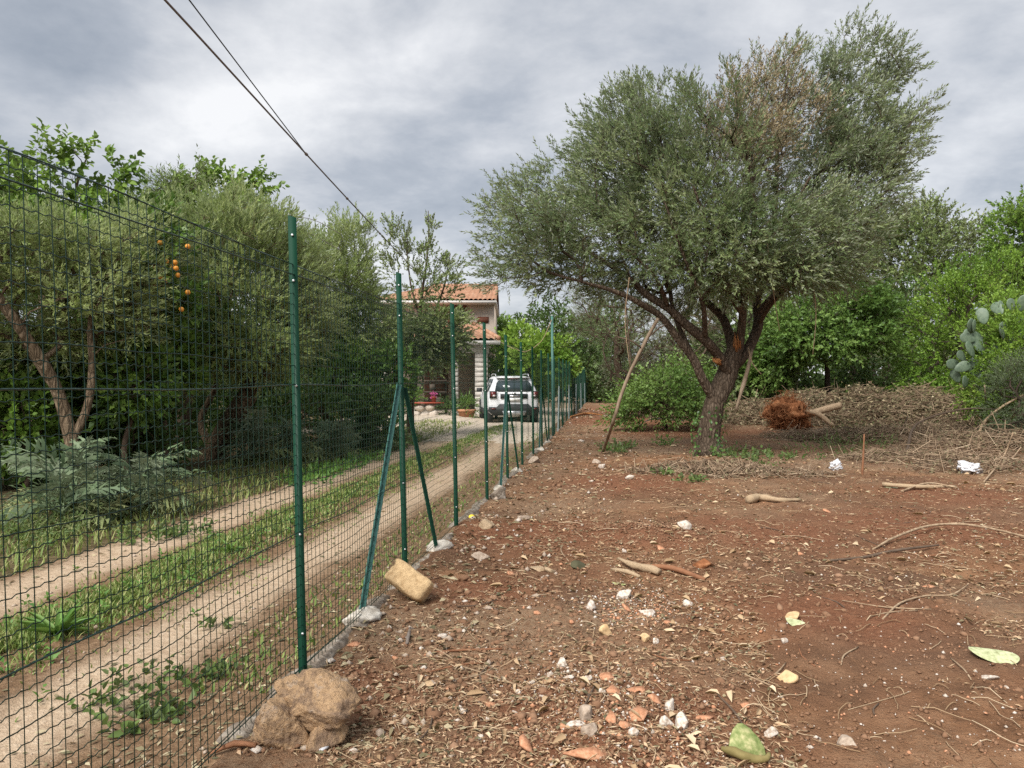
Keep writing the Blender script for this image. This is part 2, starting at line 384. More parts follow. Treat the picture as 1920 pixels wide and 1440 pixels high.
col = b.ramp(nz, [(.3, (.15, .10, .07)), (.42, (.32, .215, .14)), (.52, (.52, .34, .19)), (.6, (.46, .34, .24)), (.7, (.66, .55, .44))])
col = b.mix(b.ramp(nf, [(.35, (.6, .6, .6)), (.5, (0, 0, 0))]), col, (.13, .085, .055)); col = b.mix(b.ramp(nf, [(.62, (0, 0, 0)), (.75, (.5, .5, .5))]), col, (.6, .52, .43))
b.out(b.prin(col, .95, b.math('ADD', nz, nf), 1.0, .025, .15)); M['boulder'] = m
M['concrete_pale'] = simple('pale_concrete', (.30, .26, .21), (.46, .42, .36), 16, .92, .9, .015, .15, (.58, .54, .48))
M['concrete'] = simple('rough_concrete', (.12, .092, .068), (.22, .18, .142), 16, .94, 1.0, .03, .1, (.38, .34, .29))
M['fence_green'] = simple('fence_green_paint', (.003, .033, .018), (.005, .042, .022), 5, .5, .05, .002, .2)
M['fence_pale'] = simple('sun_faded_green_paint', (.045, .13, .11), (.06, .16, .135), 5, .5, .05, .002, .35)
M['fence_grey'] = simple('bare_galvanised_bar', (.3, .36, .34), (.38, .44, .42), 8, .5, .05, .002, .5)
M['wire'] = simple('green_pvc_wire', (.004, .03, .02), (.006, .038, .026), 2, .35, 0, .001, .5)
M['steel'] = simple('zinc_bolt', (.6, .62, .62), (.7, .72, .72), 20, .4, .05, .001, .5, metal=.3)
M['cable'] = simple('grey_cable', (.13, .105, .1), (.2, .165, .155), 20, .6, .1, .002)
M['cable_black'] = simple('black_cable', (.03, .03, .032), (.05, .05, .05), 20, .6, .1, .002)
M['plastic_white'] = simple('white_plastic', (.48, .48, .5), (.6, .6, .62), 9, .45, .3, .01, .4)
M['plaster'] = simple('cream_plaster', (.56, .46, .375), (.63, .53, .44), 2.5, .9, .2, .01, .15)
M['plaster_grey'] = simple('greyish_plaster', (.43, .4, .365), (.52, .49, .45), 2.5, .9, .2, .01, .15)
M['tile'] = simple('clay_roof_tile', (.25, .13, .08), (.33, .18, .115), 4.3, .9, .4, .01, .15, (.40, .265, .185))
M['soffit'] = simple('painted_soffit', (.6, .57, .53), (.66, .63, .6), 6, .8)
M['brick_white'] = simple('whitewashed_brick', (.42, .385, .345), (.52, .485, .44), 6, .9, .4, .01)
M['rail'] = simple('rust_brown_rail', (.14, .05, .03), (.2, .08, .05), 9, .7)
M['darkwood'] = simple('dark_stacked_wood', (.05, .038, .03), (.11, .085, .065), 7, .9)
M['red_plastic'] = simple('red_plastic', (.30, .06, .035), (.36, .08, .05), 9, .5)
M['pink'] = leafmat('pink_flower', [(.5, .06, .25), (.65, .15, .4)], None, .2)
M['orange'] = simple('orange_peel', (.62, .24, .025), (.70, .31, .045), 30, .5, .2, .002, .4)
M['yellow'] = simple('yellow_peel', (.78, .55, .03), (.85, .65, .06), 30, .5, .2, .002, .4)
M['carwhite'] = simple('white_car_paint', (.74, .75, .77), (.76, .77, .79), 1, .2, 0, .001, .5)
M['carblack'] = simple('black_plastic_cladding', (.022, .022, .024), (.03, .03, .032), 6, .6, .1, .002, .4)
M['glass'] = simple('dark_car_glass', (.035, .05, .058), (.045, .06, .07), 1, .06, 0, .001, .6)
M['tyre'] = simple('tyre_rubber', (.018, .018, .019), (.03, .03, .03), 6, .85)
M['alloy'] = simple('alloy_rim', (.4, .41, .42), (.5, .51, .52), 6, .35, 0, .001, .5, metal=.6)
M['taillight'] = simple('dark_red_lamp', (.10, .008, .008), (.14, .012, .012), 8, .2, 0, .001, .6)
M['lampwhite'] = simple('clear_lamp', (.55, .5, .5), (.6, .55, .55), 8, .2, 0, .001, .6)
M['plate'] = simple('number_plate_white', (.72, .72, .7), (.76, .76, .75), 8, .4)
M['plate_blue'] = simple('number_plate_blue', (.03, .07, .35), (.04, .08, .38), 8, .4)
M['chrome'] = simple('chrome_emblem', (.6, .6, .62), (.7, .7, .72), 8, .2, 0, .001, .5, metal=.8)
m, t = newmat('prickly_pear_skin'); b = NB(t); v = b.coord(); nz = b.noise(5, 4, .6, v)
vo = b.n('ShaderNodeTexVoronoi'); vo.inputs['Scale'].default_value = 22; b.l(v, vo.inputs['Vector'])
col = b.ramp(nz, [(.3, (.085, .13, .085)), (.55, (.13, .18, .12)), (.75, (.20, .25, .165))]); col = b.mix(b.ramp(vo.outputs['Distance'], [(.08, (.5, .5, .5)), (.2, (0, 0, 0))]), col, (.4, .42, .3))
b.out(b.prin(col, .5, nz, .2, .01, .4)); M['cactus'] = m
M['cactus_dry'] = simple('drying_cactus_flesh', (.11, .16, .04), (.24, .27, .10), 30, .6, .6, .01, .3, (.50, .45, .24))
M['cactus_pale'] = simple('pale_cactus_skin', (.24, .25, .12), (.42, .45, .25), 40, .65, .5, .008, .3, (.54, .53, .35))
M['cactus_rim'] = simple('withered_brown_rind', (.12, .095, .03), (.25, .2, .08), 12, .8)

# ------------------------------------------------------------------ ground sheets
def axis(lo, fine_lo, fine_hi, hi, step, gr):
    a = list(np.arange(fine_lo, fine_hi + 1e-6, step)); s = step; x = a[-1]
    while x < hi: s *= gr; x += s; a.append(x)
    s = step; x = a[0]; pre = []
    while x > lo: s *= gr; x -= s; pre.append(x)
    return np.array(pre[::-1] + a)
def sheet(us, vs, attrf=None, mask=None):
    U, Vv = np.meshgrid(us, vs); X = xf(Vv) + U; Z = hgt(X, Vv)
    V = np.stack([X, Vv, Z], -1).reshape(-1, 3); nu = len(us)
    i = np.arange(len(vs) - 1)[:, None] * nu; j = np.arange(nu - 1)[None]
    F = np.stack([i + j, i + j + 1, i + nu + j + 1, i + nu + j], -1)
    cu = .5 * (us[1:] + us[:-1])[None] + 0 * vs[:-1, None]; cv = .5 * (vs[1:] + vs[:-1])[:, None] + 0 * cu
    return V, F, cu, cv
REDS = [(*G(1160, 1385), .55), (*G(1210, 1005), .6), (*G(1180, 905), 1.0), (*G(1150, 790), 3.2), (*G(1100, 770), 3.5), (*G(1280, 812), 2.0), (*G(1450, 1000), .8), (*G(1700, 985), 1.0),
        (*G(1800, 930), 1.0), (*G(1560, 1150), .5), (*G(640, 1290), .4), (*G(1000, 1000), .8), (*G(1260, 1330), .35), (*G(1450, 810), 1.2), (*G(900, 1110), .35), (*G(1030, 1330), .3)]
us = axis(0, 0, 5, 320, .045, 1.085); us = np.concatenate([[0.], us[us > .01]])
vs = axis(-40, 2.2, 6.0, 900, .045, 1.032)
V, F, cu, cv = sheet(us, vs)
x, y = V[:, 0], V[:, 1]
redm = 0
for (rx, ry, rr) in REDS: redm = np.maximum(redm, np.exp(-((x - rx)**2 + (y - ry)**2) / (rr * rr)))
redm = np.clip((redm * 1.1 + .9 * (fbm2(x, y, 1.6, 4, 31) - .5) + .0) * 1.35, 0, 1)
lit = np.clip((fbm2(x, y, .7, 4, 41) - .46) * 3.5 + .4 * sm(9, 16, y), 0, .8) * (1 - .8 * redm)
o = mk('ground', V, F.reshape(-1, 4), M['yard'], None, True, {'red': redm, 'litter': lit}); tag(o, 'cleared reddish brown bare soil of the yard', None, None, 'structure')
us2 = axis(-3.05, -3.05, 0, 0, .05, 1.2); us2 = us2[us2 >= -3.06]; us2[-1] = 0.
us2 = np.linspace(-3.05, 0, 54)
vs2 = axis(-40, 1.6, 7, 900, .06, 1.04)
V, F, cu, cv = sheet(us2, vs2)
u = V[:, 0] - xf(V[:, 1]); wob = .16 * (fbm2(V[:, 0], V[:, 1], 1.2, 3, 51) - .5) * 2; edge = .12 * (fbm2(V[:, 0], V[:, 1], 6, 3, 52) - .5)
uu = u + wob * .6 + edge
lane = np.maximum(np.exp(-((uu + .98) / .30)**4), np.exp(-((uu + 2.66) / .34)**4)); lane = np.clip(lane + .35 * (fbm2(V[:, 0], V[:, 1], 2.5, 3, 53) - .55), 0, 1)
pad = (cv > 17.5 + 1.6 * (fbm2(cu, cv, .9, 3, 54))) & (cv < 40) & (cu < -.35)
lane = np.maximum(lane, sm(14, 19, V[:, 1]) * .8 * (u < -.3))
o = mk('dirt_track', V, F[~pad].reshape(-1, 4), M['track'], None, True, {'lane': lane}); tag(o, 'sandy two rut farm track beside the green fence', None, None, 'structure')
padV, padF = V, F[pad].reshape(-1, 4)
us3 = -axis(0, 3.05, 7, 320, .16, 1.14); us3 = us3[us3 <= -3.04][::-1]
vs3 = vs2
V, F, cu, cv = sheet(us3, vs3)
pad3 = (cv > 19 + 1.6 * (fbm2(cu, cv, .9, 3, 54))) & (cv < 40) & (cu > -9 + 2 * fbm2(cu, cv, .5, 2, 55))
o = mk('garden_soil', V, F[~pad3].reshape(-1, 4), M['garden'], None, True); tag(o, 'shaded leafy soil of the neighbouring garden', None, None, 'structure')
g = Acc(); g.add(padV, padF); g.add(V, F[pad3].reshape(-1, 4))
o = mk('gravel_forecourt', np.concatenate(g.V), g.F, M['gravel_pad'], None, True); tag(o, 'pale gravel forecourt before the house', None, None, 'structure')

# ------------------------------------------------------------------ foliage machinery
def leaf_geo(Ob, D, Nn, Ln, Wd, shape='rhomb', fold=.18, droop=0.):
    D = nrm(D); S = nrm(np.cross(D, Nn)); Nn = np.cross(S, D); Ln = Ln[:, None]; Wd = Wd[:, None]; n = len(Ob)
    if shape == 'rhomb':
        V = np.stack([Ob, Ob + D*Ln*.45 + S*Wd*.5 + Nn*Wd*fold, Ob + D*Ln - Nn*Ln*droop, Ob + D*Ln*.45 - S*Wd*.5 + Nn*Wd*fold], 1)
        return V.reshape(-1, 3), np.arange(n * 4).reshape(n, 4)
    a, c = Ob + D*Ln*.28, Ob + D*Ln*.66 - Nn*Ln*droop*.4
    V = np.stack([Ob, a + S*Wd*.5 + Nn*Wd*fold, c + S*Wd*.4 + Nn*Wd*fold, Ob + D*Ln - Nn*Ln*droop, c - S*Wd*.4 + Nn*Wd*fold, a - S*Wd*.5 + Nn*Wd*fold], 1)
    i = np.arange(n)[:, None] * 6
    return V.reshape(-1, 3), np.concatenate([i + np.array([[0, 1, 2, 3]]), i + np.array([[0, 3, 4, 5]])])
def shoots(acc, O, D, Ls, m, leaf=(.07, .017), shape='rhomb', spread=.85, r=None, tone=None, droop=0., curl=.15, fold=.18):
    """O,D,Ls: shoots; m leaves on each, in rotating pairs"""
    r = r or rng; n = len(O); D = nrm(D)
    ref = nrm(r.normal(size=(n, 3))); A = nrm(np.cross(D, ref)); B = np.cross(D, A)
    t = (np.arange(m) + .5) / m; ang = (np.arange(m) % 2) * np.pi + (np.arange(m) // 2) * 1.57
    ang = ang[None] + r.uniform(-.5, .5, (n, m)); tt = t[None] + r.uniform(-.03, .03, (n, m))
    bend = (A * r.uniform(-curl, curl, (n, 1)) + np.array([0, 0, 1.]) * r.uniform(-curl, curl * .4, (n, 1)))
    pos = O[:, None] + D[:, None] * (tt * Ls[:, None])[..., None] + bend[:, None] * (tt**2 * Ls[:, None])[..., None]
    perp = A[:, None] * np.cos(ang)[..., None] + B[:, None] * np.sin(ang)[..., None]
    sp = spread * (1.1 - .6 * tt)[..., None] * r.uniform(.7, 1.3, (n, m, 1))
    ld = nrm(D[:, None] + perp * sp)
    nn = nrm(np.cross(ld, np.cross(D[:, None], ld)) + r.normal(size=(n, m, 3)) * .35 + np.array([0, 0, .25]))
    Ln = leaf[0] * r.uniform(.6, 1.2, (n, m)); Wd = leaf[1] * r.uniform(.75, 1.2, (n, m))
    V, F = leaf_geo(pos.reshape(-1, 3), ld.reshape(-1, 3), nn.reshape(-1, 3), Ln.ravel(), Wd.ravel(), shape, fold, droop)
    tn = (r.uniform(.15, .6, (n, 1)) if tone is None else tone[:, None]) + r.uniform(-.2, .35, (n, m))
    k = len(V) // (n * m)
    acc.add(V, F, np.repeat(np.clip(tn.ravel(), 0, 1), k))
    return pos[:, -1]
def sample_lobes(lobes, n, r, inner=.35, mind=0., cull=None):
    wv = np.array([l[1][0] * l[1][1] * l[1][2] for l in lobes])**.75 * np.array([l[2] if len(l) > 2 else 1 for l in lobes]); wv /= wv.sum()
    outp = []; oc = []
    tries = 0
    while len(outp) < n and tries < n * 12:
        tries += 1
        l = lobes[r.choice(len(lobes), p=wv)]; d = nrm(r.normal(size=3)); rad = r.uniform(inner**2, 1)**.5
        p = np.array(l[0]) + d * rad * np.array(l[1])
        if cull is not None and cull(p): continue
        if mind and outp:
            if np.min(np.linalg.norm(np.array(outp) - p, axis=1)) < mind: continue
        outp.append(p); oc.append(d)
    return np.array(outp), np.array(oc)
class Skel:
    def __init__(s): s.p = []; s.par = []; s.path = []; s.fix = []; s.load = []; s.br = []
    def addpoly(s, pts, r, parent=-1):
        pts = np.asarray(pts); idx = []; prev = parent
        for i, q in enumerate(pts):
            pl = 0 if prev < 0 else s.path[prev] + np.linalg.norm(q - s.p[prev])
            s.p.append(q); s.par.append(prev); s.path.append(pl); s.fix.append(r[i] if r is not None else 0); s.load.append(0.); prev = len(s.p) - 1; idx.append(prev)
        s.br.append((parent, idx)); return idx
    def nearest(s, q): return int(np.argmin(np.linalg.norm(np.array(s.p) - q, axis=1)))
def build_tree(name, label, cat, base, stems, lobes, ncl, per, shoot, leafm, leaf=(.07, .017), mleaf=14, shape='rhomb', seed=1, group=None, up=.35, cl_r=.3, bark='bark',
               inner=.4, mind=.18, cull=None, twigs=5, tipr=.006, alpha=.3, spread=.85, droop=0., dead=None, lump=.12, tone=None, trunk_k=12, outw=.9, fold=.18, curl=.15, crown_name='crown'):
    r = np.random.default_rng(seed)
    root = empty(name, base, label, cat, group)
    sk = Skel()
    for si, (pts, rads) in enumerate(stems):
        q = spline(pts, .14); rr = np.interp(np.linspace(0, 1, len(q)), np.linspace(0, 1, len(rads)), rads)
        q = q + (fbm(q, 2.3, 2, seed + si)[:, None] - .5) * .05 * np.linspace(0, 1, len(q))[:, None]
        sk.addpoly(q, rr, -1 if si == 0 else sk.nearest(q[0]))
    nst = len(sk.br)
    cl, od = sample_lobes(lobes, ncl, r, inner, mind, cull)
    cen = np.mean([l[0] for l in lobes], axis=0)
    if len(cl):
        order = np.argsort(np.min(np.linalg.norm(cl[:, None] - np.array(sk.p)[None], axis=2), axis=1))
        for i in order:
            q = cl[i]; pa = np.array(sk.p); dist = np.linalg.norm(pa - q, axis=1)
            n0 = int(np.argmin(dist + alpha * np.array(sk.path) + 10 * (pa[:, 2] < base[2] + .3)))
            p0 = pa[n0]; pd = p0 - pa[sk.par[n0]] if sk.par[n0] >= 0 else np.array([0, 0, 1.]); pd = pd / max(np.linalg.norm(pd), 1e-6)
            ln = np.linalg.norm(q - p0); nseg = max(2, int(ln / .22)); tt = np.linspace(0, 1, nseg + 1)[1:, None]
            c1 = p0 + (pd * .5 + (q - p0) / max(ln, 1e-6) * .5) * ln * .45
            pts = (1-tt)**2 * p0 + 2*tt*(1-tt)*c1 + tt*tt*q
            pts = pts + r.normal(size=pts.shape) * .02 * min(ln, 1.)
            idx = sk.addpoly(pts, None, n0)
        for pidx, idx in reversed(sk.br[nst:]):
            sk.load[idx[-1]] += 1
            for a in reversed(idx[1:]): sk.load[sk.par[a]] += sk.load[a]
            sk.load[sk.par[idx[0]]] += sk.load[idx[0]]
    wood = Acc()
    for bi, (pidx, idx) in enumerate(sk.br):
        pts = [sk.p[i] for i in idx]
        if bi < nst:
            rads = [sk.fix[i] for i in idx]; k = trunk_k if bi == 0 else 9
            if pidx >= 0: pts = [sk.p[pidx]] + pts; rads = [rads[0]] + rads
            V, F = tube(pts, rads, k, True, lump, seed + bi)
        else:
            rads = [tipr * max(sk.load[i], 1)**.5 for i in idx]; pts = [sk.p[pidx]] + pts; rads = [rads[0]] + rads
            V, F = tube(pts, rads, 5 if max(rads) > .02 else 3, False)
        wood.add(V, F)
    crown = Acc(); dd = Acc()
    if len(cl) and per:
        ci = np.repeat(np.arange(len(cl)), per); n = len(ci)
        off = nrm(r.normal(size=(n, 3))) * (r.uniform(0, 1, (n, 1))**.5)
        O = cl[ci] + off * cl_r * r.uniform(.6, 1.2, (n, 1))
        Dr = nrm(off * .9 + nrm(cl[ci] - cen) * outw + np.array([0, 0, up]) + r.normal(size=(n, 3)) * .35)
        Ls = shoot * r.uniform(.6, 1.4, n)
        tn = np.clip(.4 + (fbm(O, 1.1, 3, seed + 3) - .5) * 1.5 + r.uniform(-.18, .18, n), 0, .95)
        if tone is not None: tn = np.clip(tn + tone, 0, 1)
        isd = np.zeros(n, bool) if dead is None else dead(O, r)
        k = ~isd
        shoots(crown, O[k], Dr[k], Ls[k], mleaf, leaf, shape, spread, r, tn[k], droop, curl, fold)
        if isd.any(): shoots(dd, O[isd], Dr[isd], Ls[isd], max(3, int(mleaf * .75)), (leaf[0] * .85, leaf[1] * .9), shape, spread, r, tn[isd], droop)
        if twigs:
            tsel = r.choice(n, min(n, len(cl) * twigs), replace=False)
            A_ = cl[ci[tsel]]; B_ = O[tsel] + Dr[tsel] * Ls[tsel, None] * .7; Mi = (A_ + B_) / 2 + r.normal(size=A_.shape) * .04
            V, F = prisms(A_, Mi, tipr * .55); wood.add(V, F); V, F = prisms(Mi, B_, tipr * .4); wood.add(V, F)
    wood.obj('trunk', M[bark], root, True)
    if crown.V: tag(crown.obj(crown_name, M[leafm] if isinstance(leafm, str) else leafm, root), kind='stuff')
    if dd.V: tag(dd.obj('dead_foliage', M['dead_leaf'], root), 'dry brown foliage', kind='stuff')
    return root, cl, sk
def LB(px, py, d, rx, ry, rz=None, wt=1):
    s = d / FPX; return (P(px, py, d), (rx * s, (rz if rz is not None else rx * s * .9), ry * s), wt)

# ------------------------------------------------------------------ the big olive
D0 = 14.4
bx, by = G(1325, 862); bz = hz(bx, by)
B0 = np.array([bx, by, bz - .12])
T = lambda px, py, dd=0: P(px, py, D0 + dd)
stems = [([B0, T(1327, 835), T(1331, 800), T(1342, 750), T(1362, 705, .1), T(1376, 660, .1), T(1384, 625, .15)], [.285, .225, .20, .20, .195, .16, .11]),
         ([T(1342, 752, -.05), T(1318, 712, -.15), T(1300, 672, -.2), T(1272, 636, -.2), T(1246, 600, -.2), T(1215, 577, -.3), T(1150, 545, -.5), T(1060, 520, -.7)], [.10, .088, .08, .07, .06, .045, .032, .02]),
         ([T(1366, 698, 0), T(1345, 664, -.15), T(1322, 638, -.3), T(1287, 609, -.3), T(1253, 578, -.2), T(1212, 552, .0), T(1172, 517, .3), T(1090, 465, .6), T(1010, 430, .9)], [.105, .095, .086, .075, .064, .052, .04, .028, .018]),
         ([T(1374, 662, .1), T(1368, 628, .3), T(1352, 592, .6), T(1315, 556, .9), T(1303, 515, 1.1), T(1262, 430, 1.3), T(1230, 330, 1.5)], [.105, .082, .07, .06, .05, .036, .02]),
         ([T(1386, 655, .1), T(1392, 600, -.1), T(1396, 548, -.3), T(1402, 490, -.5), T(1415, 400, -.8), T(1400, 300, -1)], [.09, .075, .064, .054, .038, .02]),
         ([T(1384, 680, .15), T(1405, 650, .3), T(1422, 608, .5), T(1419, 562, .8), T(1436, 515, .9), T(1500, 430, 1.0), T(1535, 330, 1.1), T(1580, 240, 1.2)], [.115, .1, .085, .075, .064, .05, .035, .02]),
         ([T(1421, 590, .6), T(1465, 545, .3), T(1550, 505, 0), T(1610, 440, -.3), T(1650, 370, -.3)], [.09, .075, .06, .04, .02]),
         ([T(1300, 672, -.2), T(1268, 600, .3), T(1250, 520, .6), T(1225, 440, .9)], [.06, .045, .035, .015]),
         ([T(1322, 638, -.3), T(1318, 570, -.8), T(1290, 500, -1.1), T(1262, 430, -1.3)], [.055, .042, .03, .015]),
         ([T(1352, 592, .6), T(1368, 540, .3), T(1352, 460, .2)], [.05, .038, .018]),
         ([T(1253, 578, -.2), T(1230, 520, -.6), T(1180, 470, -.8)], [.045, .032, .015]),
         ([T(1422, 608, .5), T(1446, 570, -.1), T(1500, 520, -.5), T(1560, 470, -.8)], [.055, .042, .03, .015]),
         ([T(1395, 590, -.1), T(1350, 520, -.7), T(1330, 440, -1.2), T(1300, 350, -1.5)], [.07, .06, .045, .02]),
         ([T(1400, 500, -.4), T(1470, 420, -1.0), T(1520, 330, -1.4)], [.06, .045, .02]),
         ([T(1419, 562, .8), T(1450, 430, 1.4), T(1460, 250, 1.6), T(1480, 120, 1.5)], [.07, .06, .04, .015])]
lobes = [LB(978, 425, D0 - .5, 95, 82, 1.2, .9), LB(1050, 385, D0 + .6, 100, 75, 1.3), LB(1160, 315, D0 + .3, 115, 110, 1.6, 1.1), LB(1215, 230, D0 + .4, 95, 110, 1.3),
         LB(1330, 300, D0, 150, 140, 2.2, 1.1), LB(1435, 215, D0 + .3, 110, 110, 1.4, 1.1), LB(1485, 150, D0 + .6, 45, 60, .7, .8), LB(1612, 145, D0 + .5, 84, 88, 1.1), LB(1605, 255, D0 + .2, 115, 95, 1.4, 1.1),
         LB(1615, 350, D0, 92, 110, 1.6), LB(1395, 425, D0 - 1.0, 150, 90, 1.3, 1.1), LB(1260, 420, D0 - .8, 120, 75, 1.5), LB(1530, 440, D0 - .6, 120, 90, 1.6), LB(1120, 440, D0 + .3, 120, 55, 1.4),
         LB(1400, 515, D0 - .9, 130, 38, 1.1, 1.1), LB(1330, 475, D0 - .9, 140, 50, 1.3, 1.2), LB(1210, 490, D0 - .3, 100, 35, 1.2, .6), LB(1460, 505, D0 - .2, 110, 42, 1.4, 1.2), LB(1120, 505, D0 + .2, 90, 30, 1.0, .5), LB(1020, 500, D0 - .3, 100, 45, 1.2, .7), LB(960, 505, D0 - .6, 60, 45, .9, .8), LB(1090, 530, D0 + .4, 100, 28, 1.2, .45), LB(1270, 535, D0 + .8, 140, 38, 1.4, .9), LB(1530, 520, D0 + .4, 80, 40, 1.2, .5), LB(1560, 495, D0 + 1.0, 75, 50, 1.2, .8), LB(1480, 340, D0 + 2.2, 185, 165, 1.5, .6), LB(1250, 350, D0 + 2.0, 180, 150, 1.4, .6), LB(1680, 240, D0 + .2, 38, 62, .7, .8)]
DC = P(1440, 215, D0 - .2); DR = np.array([1.25, 3.4, 1.45])
def deadf(O, r):
    q = ((O - DC) / DR); q[:, 1] *= (O[:, 1] > DC[1]) * .6 + .4
    return (np.linalg.norm(q, axis=1) + .5 * (fbm(O, 1.6, 3, 77) - .5) < .9 + r.uniform(-.15, .1, len(O))) & (r.uniform(0, 1, len(O)) < .86)
olive, ocl, osk = build_tree('olive_tree', 'large spreading olive with a dry brown patch in its crown, standing in the cleared yard', 'tree', B0, stems, lobes, 1060, 19, .25, 'olive', (.088, .025), 12,
                            seed=11, cl_r=.29, dead=deadf, mind=.19, twigs=5, tipr=.0062, up=.4, inner=.35, trunk_k=18)
# torn wood scars on the trunk
def lumpmesh(c, s, rot=None, sub=2, amp=.35, seed=0, sc=1.6):
    V, F = ico(sub); d = 1 + amp * (fbm(V, sc, 3, seed) - .5) * 2; V = V * d[:, None] * np.array(s)
    if rot is not None: V = V @ np.array(rot).T
    return V + np.array(c), F
sr = np.random.default_rng(4)
for (cx, cy, hw, hh, dd_s, sl) in ((1381, 642, 8, 20, -.06, .1), (1346, 676, 9, 12, -.20, .75)):
    A = Acc()
    for q in range(13):
        ox = sr.uniform(-hw, hw); l_ = hh * sr.uniform(.45, 1.0) * (1 - .4 * abs(ox) / hw); oy = sr.uniform(-.3, .3) * hh; dp = dd_s + .05 * (ox / hw)**2 + sr.uniform(-.02, .01)
        V, F = tube([T(cx + ox - sl * l_, cy + oy - l_, dp + .03), T(cx + ox, cy + oy, dp - .01), T(cx + ox + sl * l_ * .9, cy + oy + l_ * .9, dp + .03)], [.003, sr.uniform(.012, .024), .004], 5); A.add(V, F)
    tag(A.obj('torn_wood', M['rawwood'], olive, False), 'splintered orange wood where a limb tore off')
V, F = tube(spline([T(1410, 655, .0), T(1400, 700, -.2), T(1388, 740, -.3), T(1380, 768, -.35)], .1), [.026, .037, .04, .02], 8, True, .25, 3)
tag(mk('broken_branch', V, F, M['twig_pale'], olive, True), 'pale snapped branch hanging along the trunk')
for pts in ([T(1437, 440, -1), T(1452, 560, -1), T(1462, 620, -1)], [T(1180, 520, -.7), T(1172, 600, -.6), T(1181, 690, -.6)], [T(1523, 520, -.9), T(1530, 590, -.9), T(1524, 665, -.9)], [T(1403, 650, -.2), T(1410, 680, -.4), T(1428, 702, -.5)]):
    V, F = tube(spline(pts, .15), [.012, .009, .006], 4); mk('hanging_twig', V, F, M['deadwood'], olive, True)
iv = Acc(); n = 190; a_ = rng.uniform(-2.9, .1, n); zz = rng.uniform(0, 1, n)**1.4 * .95
O = np.stack([bx + .02 + np.cos(a_) * (.37 - .06 * zz), by + np.sin(a_) * (.37 - .06 * zz), bz + zz], -1); keep = (np.abs(np.sin(a_ * 2.1 + 1)) > .45); O = O[keep]; a_ = a_[keep]
Nn = np.stack([np.cos(a_), np.sin(a_), 0 * a_ + .3], -1)
V, F = leaf_geo(O, nrm(rng.normal(size=O.shape) * .5 + np.array([0, 0, -.6])), Nn, np.full(len(O), .06), np.full(len(O), .05), 'hex'); iv.add(V, F, np.repeat(rng.uniform(0, 1, len(O)), 6))
tag(own('ivy', iv, M['ivy'], B0), 'ivy leaves climbing the foot of the big olive trunk', 'ivy')

def facet(c, s, seed=0, sub=3, planes=11, rot=None, rough=.05, pw=0):
    """broken stone: a sphere cut by random planes, with a rough skin"""
    r = np.random.default_rng(seed); V, F = ico(sub); N_ = nrm(r.normal(size=(planes, 3))); h_ = r.uniform(.5, .86, planes)
    dt = V @ N_.T; rad = np.min(np.where(dt > .05, h_ / np.maximum(dt, .05), 1.25), axis=1); rad = np.minimum(rad, 1.15)
    rad = rad * (1 + rough * 2 * (fbm(V, 5, 3, seed) - .5) + rough * (fbm(V, 14, 2, seed + 3) - .5)); V = V * rad[:, None] * np.array(s)
    if rot is not None: V = V @ np.array(rot).T
    return V + np.array(c), F
# ------------------------------------------------------------------ other trees
def stem_to(base, top, r0, r1, lean=(0, 0), n=4, seed=0):
    r = np.random.default_rng(seed); base = np.array(base); top = np.array(top)
    pts = [base + (top - base) * t + np.array([lean[0] * math.sin(t * 3), lean[1] * math.sin(t * 3), 0]) + (r.normal(size=3) * .06 if 0 < t < 1 else 0) for t in np.linspace(0, 1, n)]
    return (pts, list(np.linspace(r0, r1, n)))
def gb(x, y): return np.array([x, y, hz(x, y) - .06])
# -- left garden: olives along the track
b1 = gb(-5.05, 8.9)
build_tree('olive_tree', 'leaning olive with yellow lichen trunk behind the fence at the left edge', 'tree', b1,
           [([b1, P(128, 800, 8.9), P(100, 720, 8.8), P(55, 640, 8.6), P(0, 560, 8.4), P(-70, 480, 8.3)], [.095, .08, .068, .062, .055, .03]), ([P(134, 830, 8.9), P(165, 760, 9.0), P(172, 690, 9.1), P(170, 600, 9.2), P(190, 500, 9.3)], [.055, .045, .038, .03, .02]),
            ([P(95, 715, 8.8), P(40, 640, 9.2), P(-20, 615, 9.5)], [.05, .045, .02])],
           [LB(60, 480, 9.0, 120, 85, 1.0), LB(170, 520, 9.2, 115, 95, 1.0), LB(40, 590, 9.4, 95, 50, .9), LB(-90, 470, 8.6, 120, 110, 1.0), LB(250, 530, 9.8, 70, 75, .8), LB(200, 600, 9.4, 90, 50, .8), LB(260, 480, 9.8, 80, 75, .9), LB(110, 640, 9.6, 120, 35, .8), LB(10, 660, 9.6, 60, 40, .7)], 350, 17, .2, 'olive_pale', (.07, .0175), 12,
           seed=21, cl_r=.22, mind=.13, twigs=5, bark='bark_warm', up=.5, tone=.18, spread=.7)
b2 = gb(-5.25, 13.3)
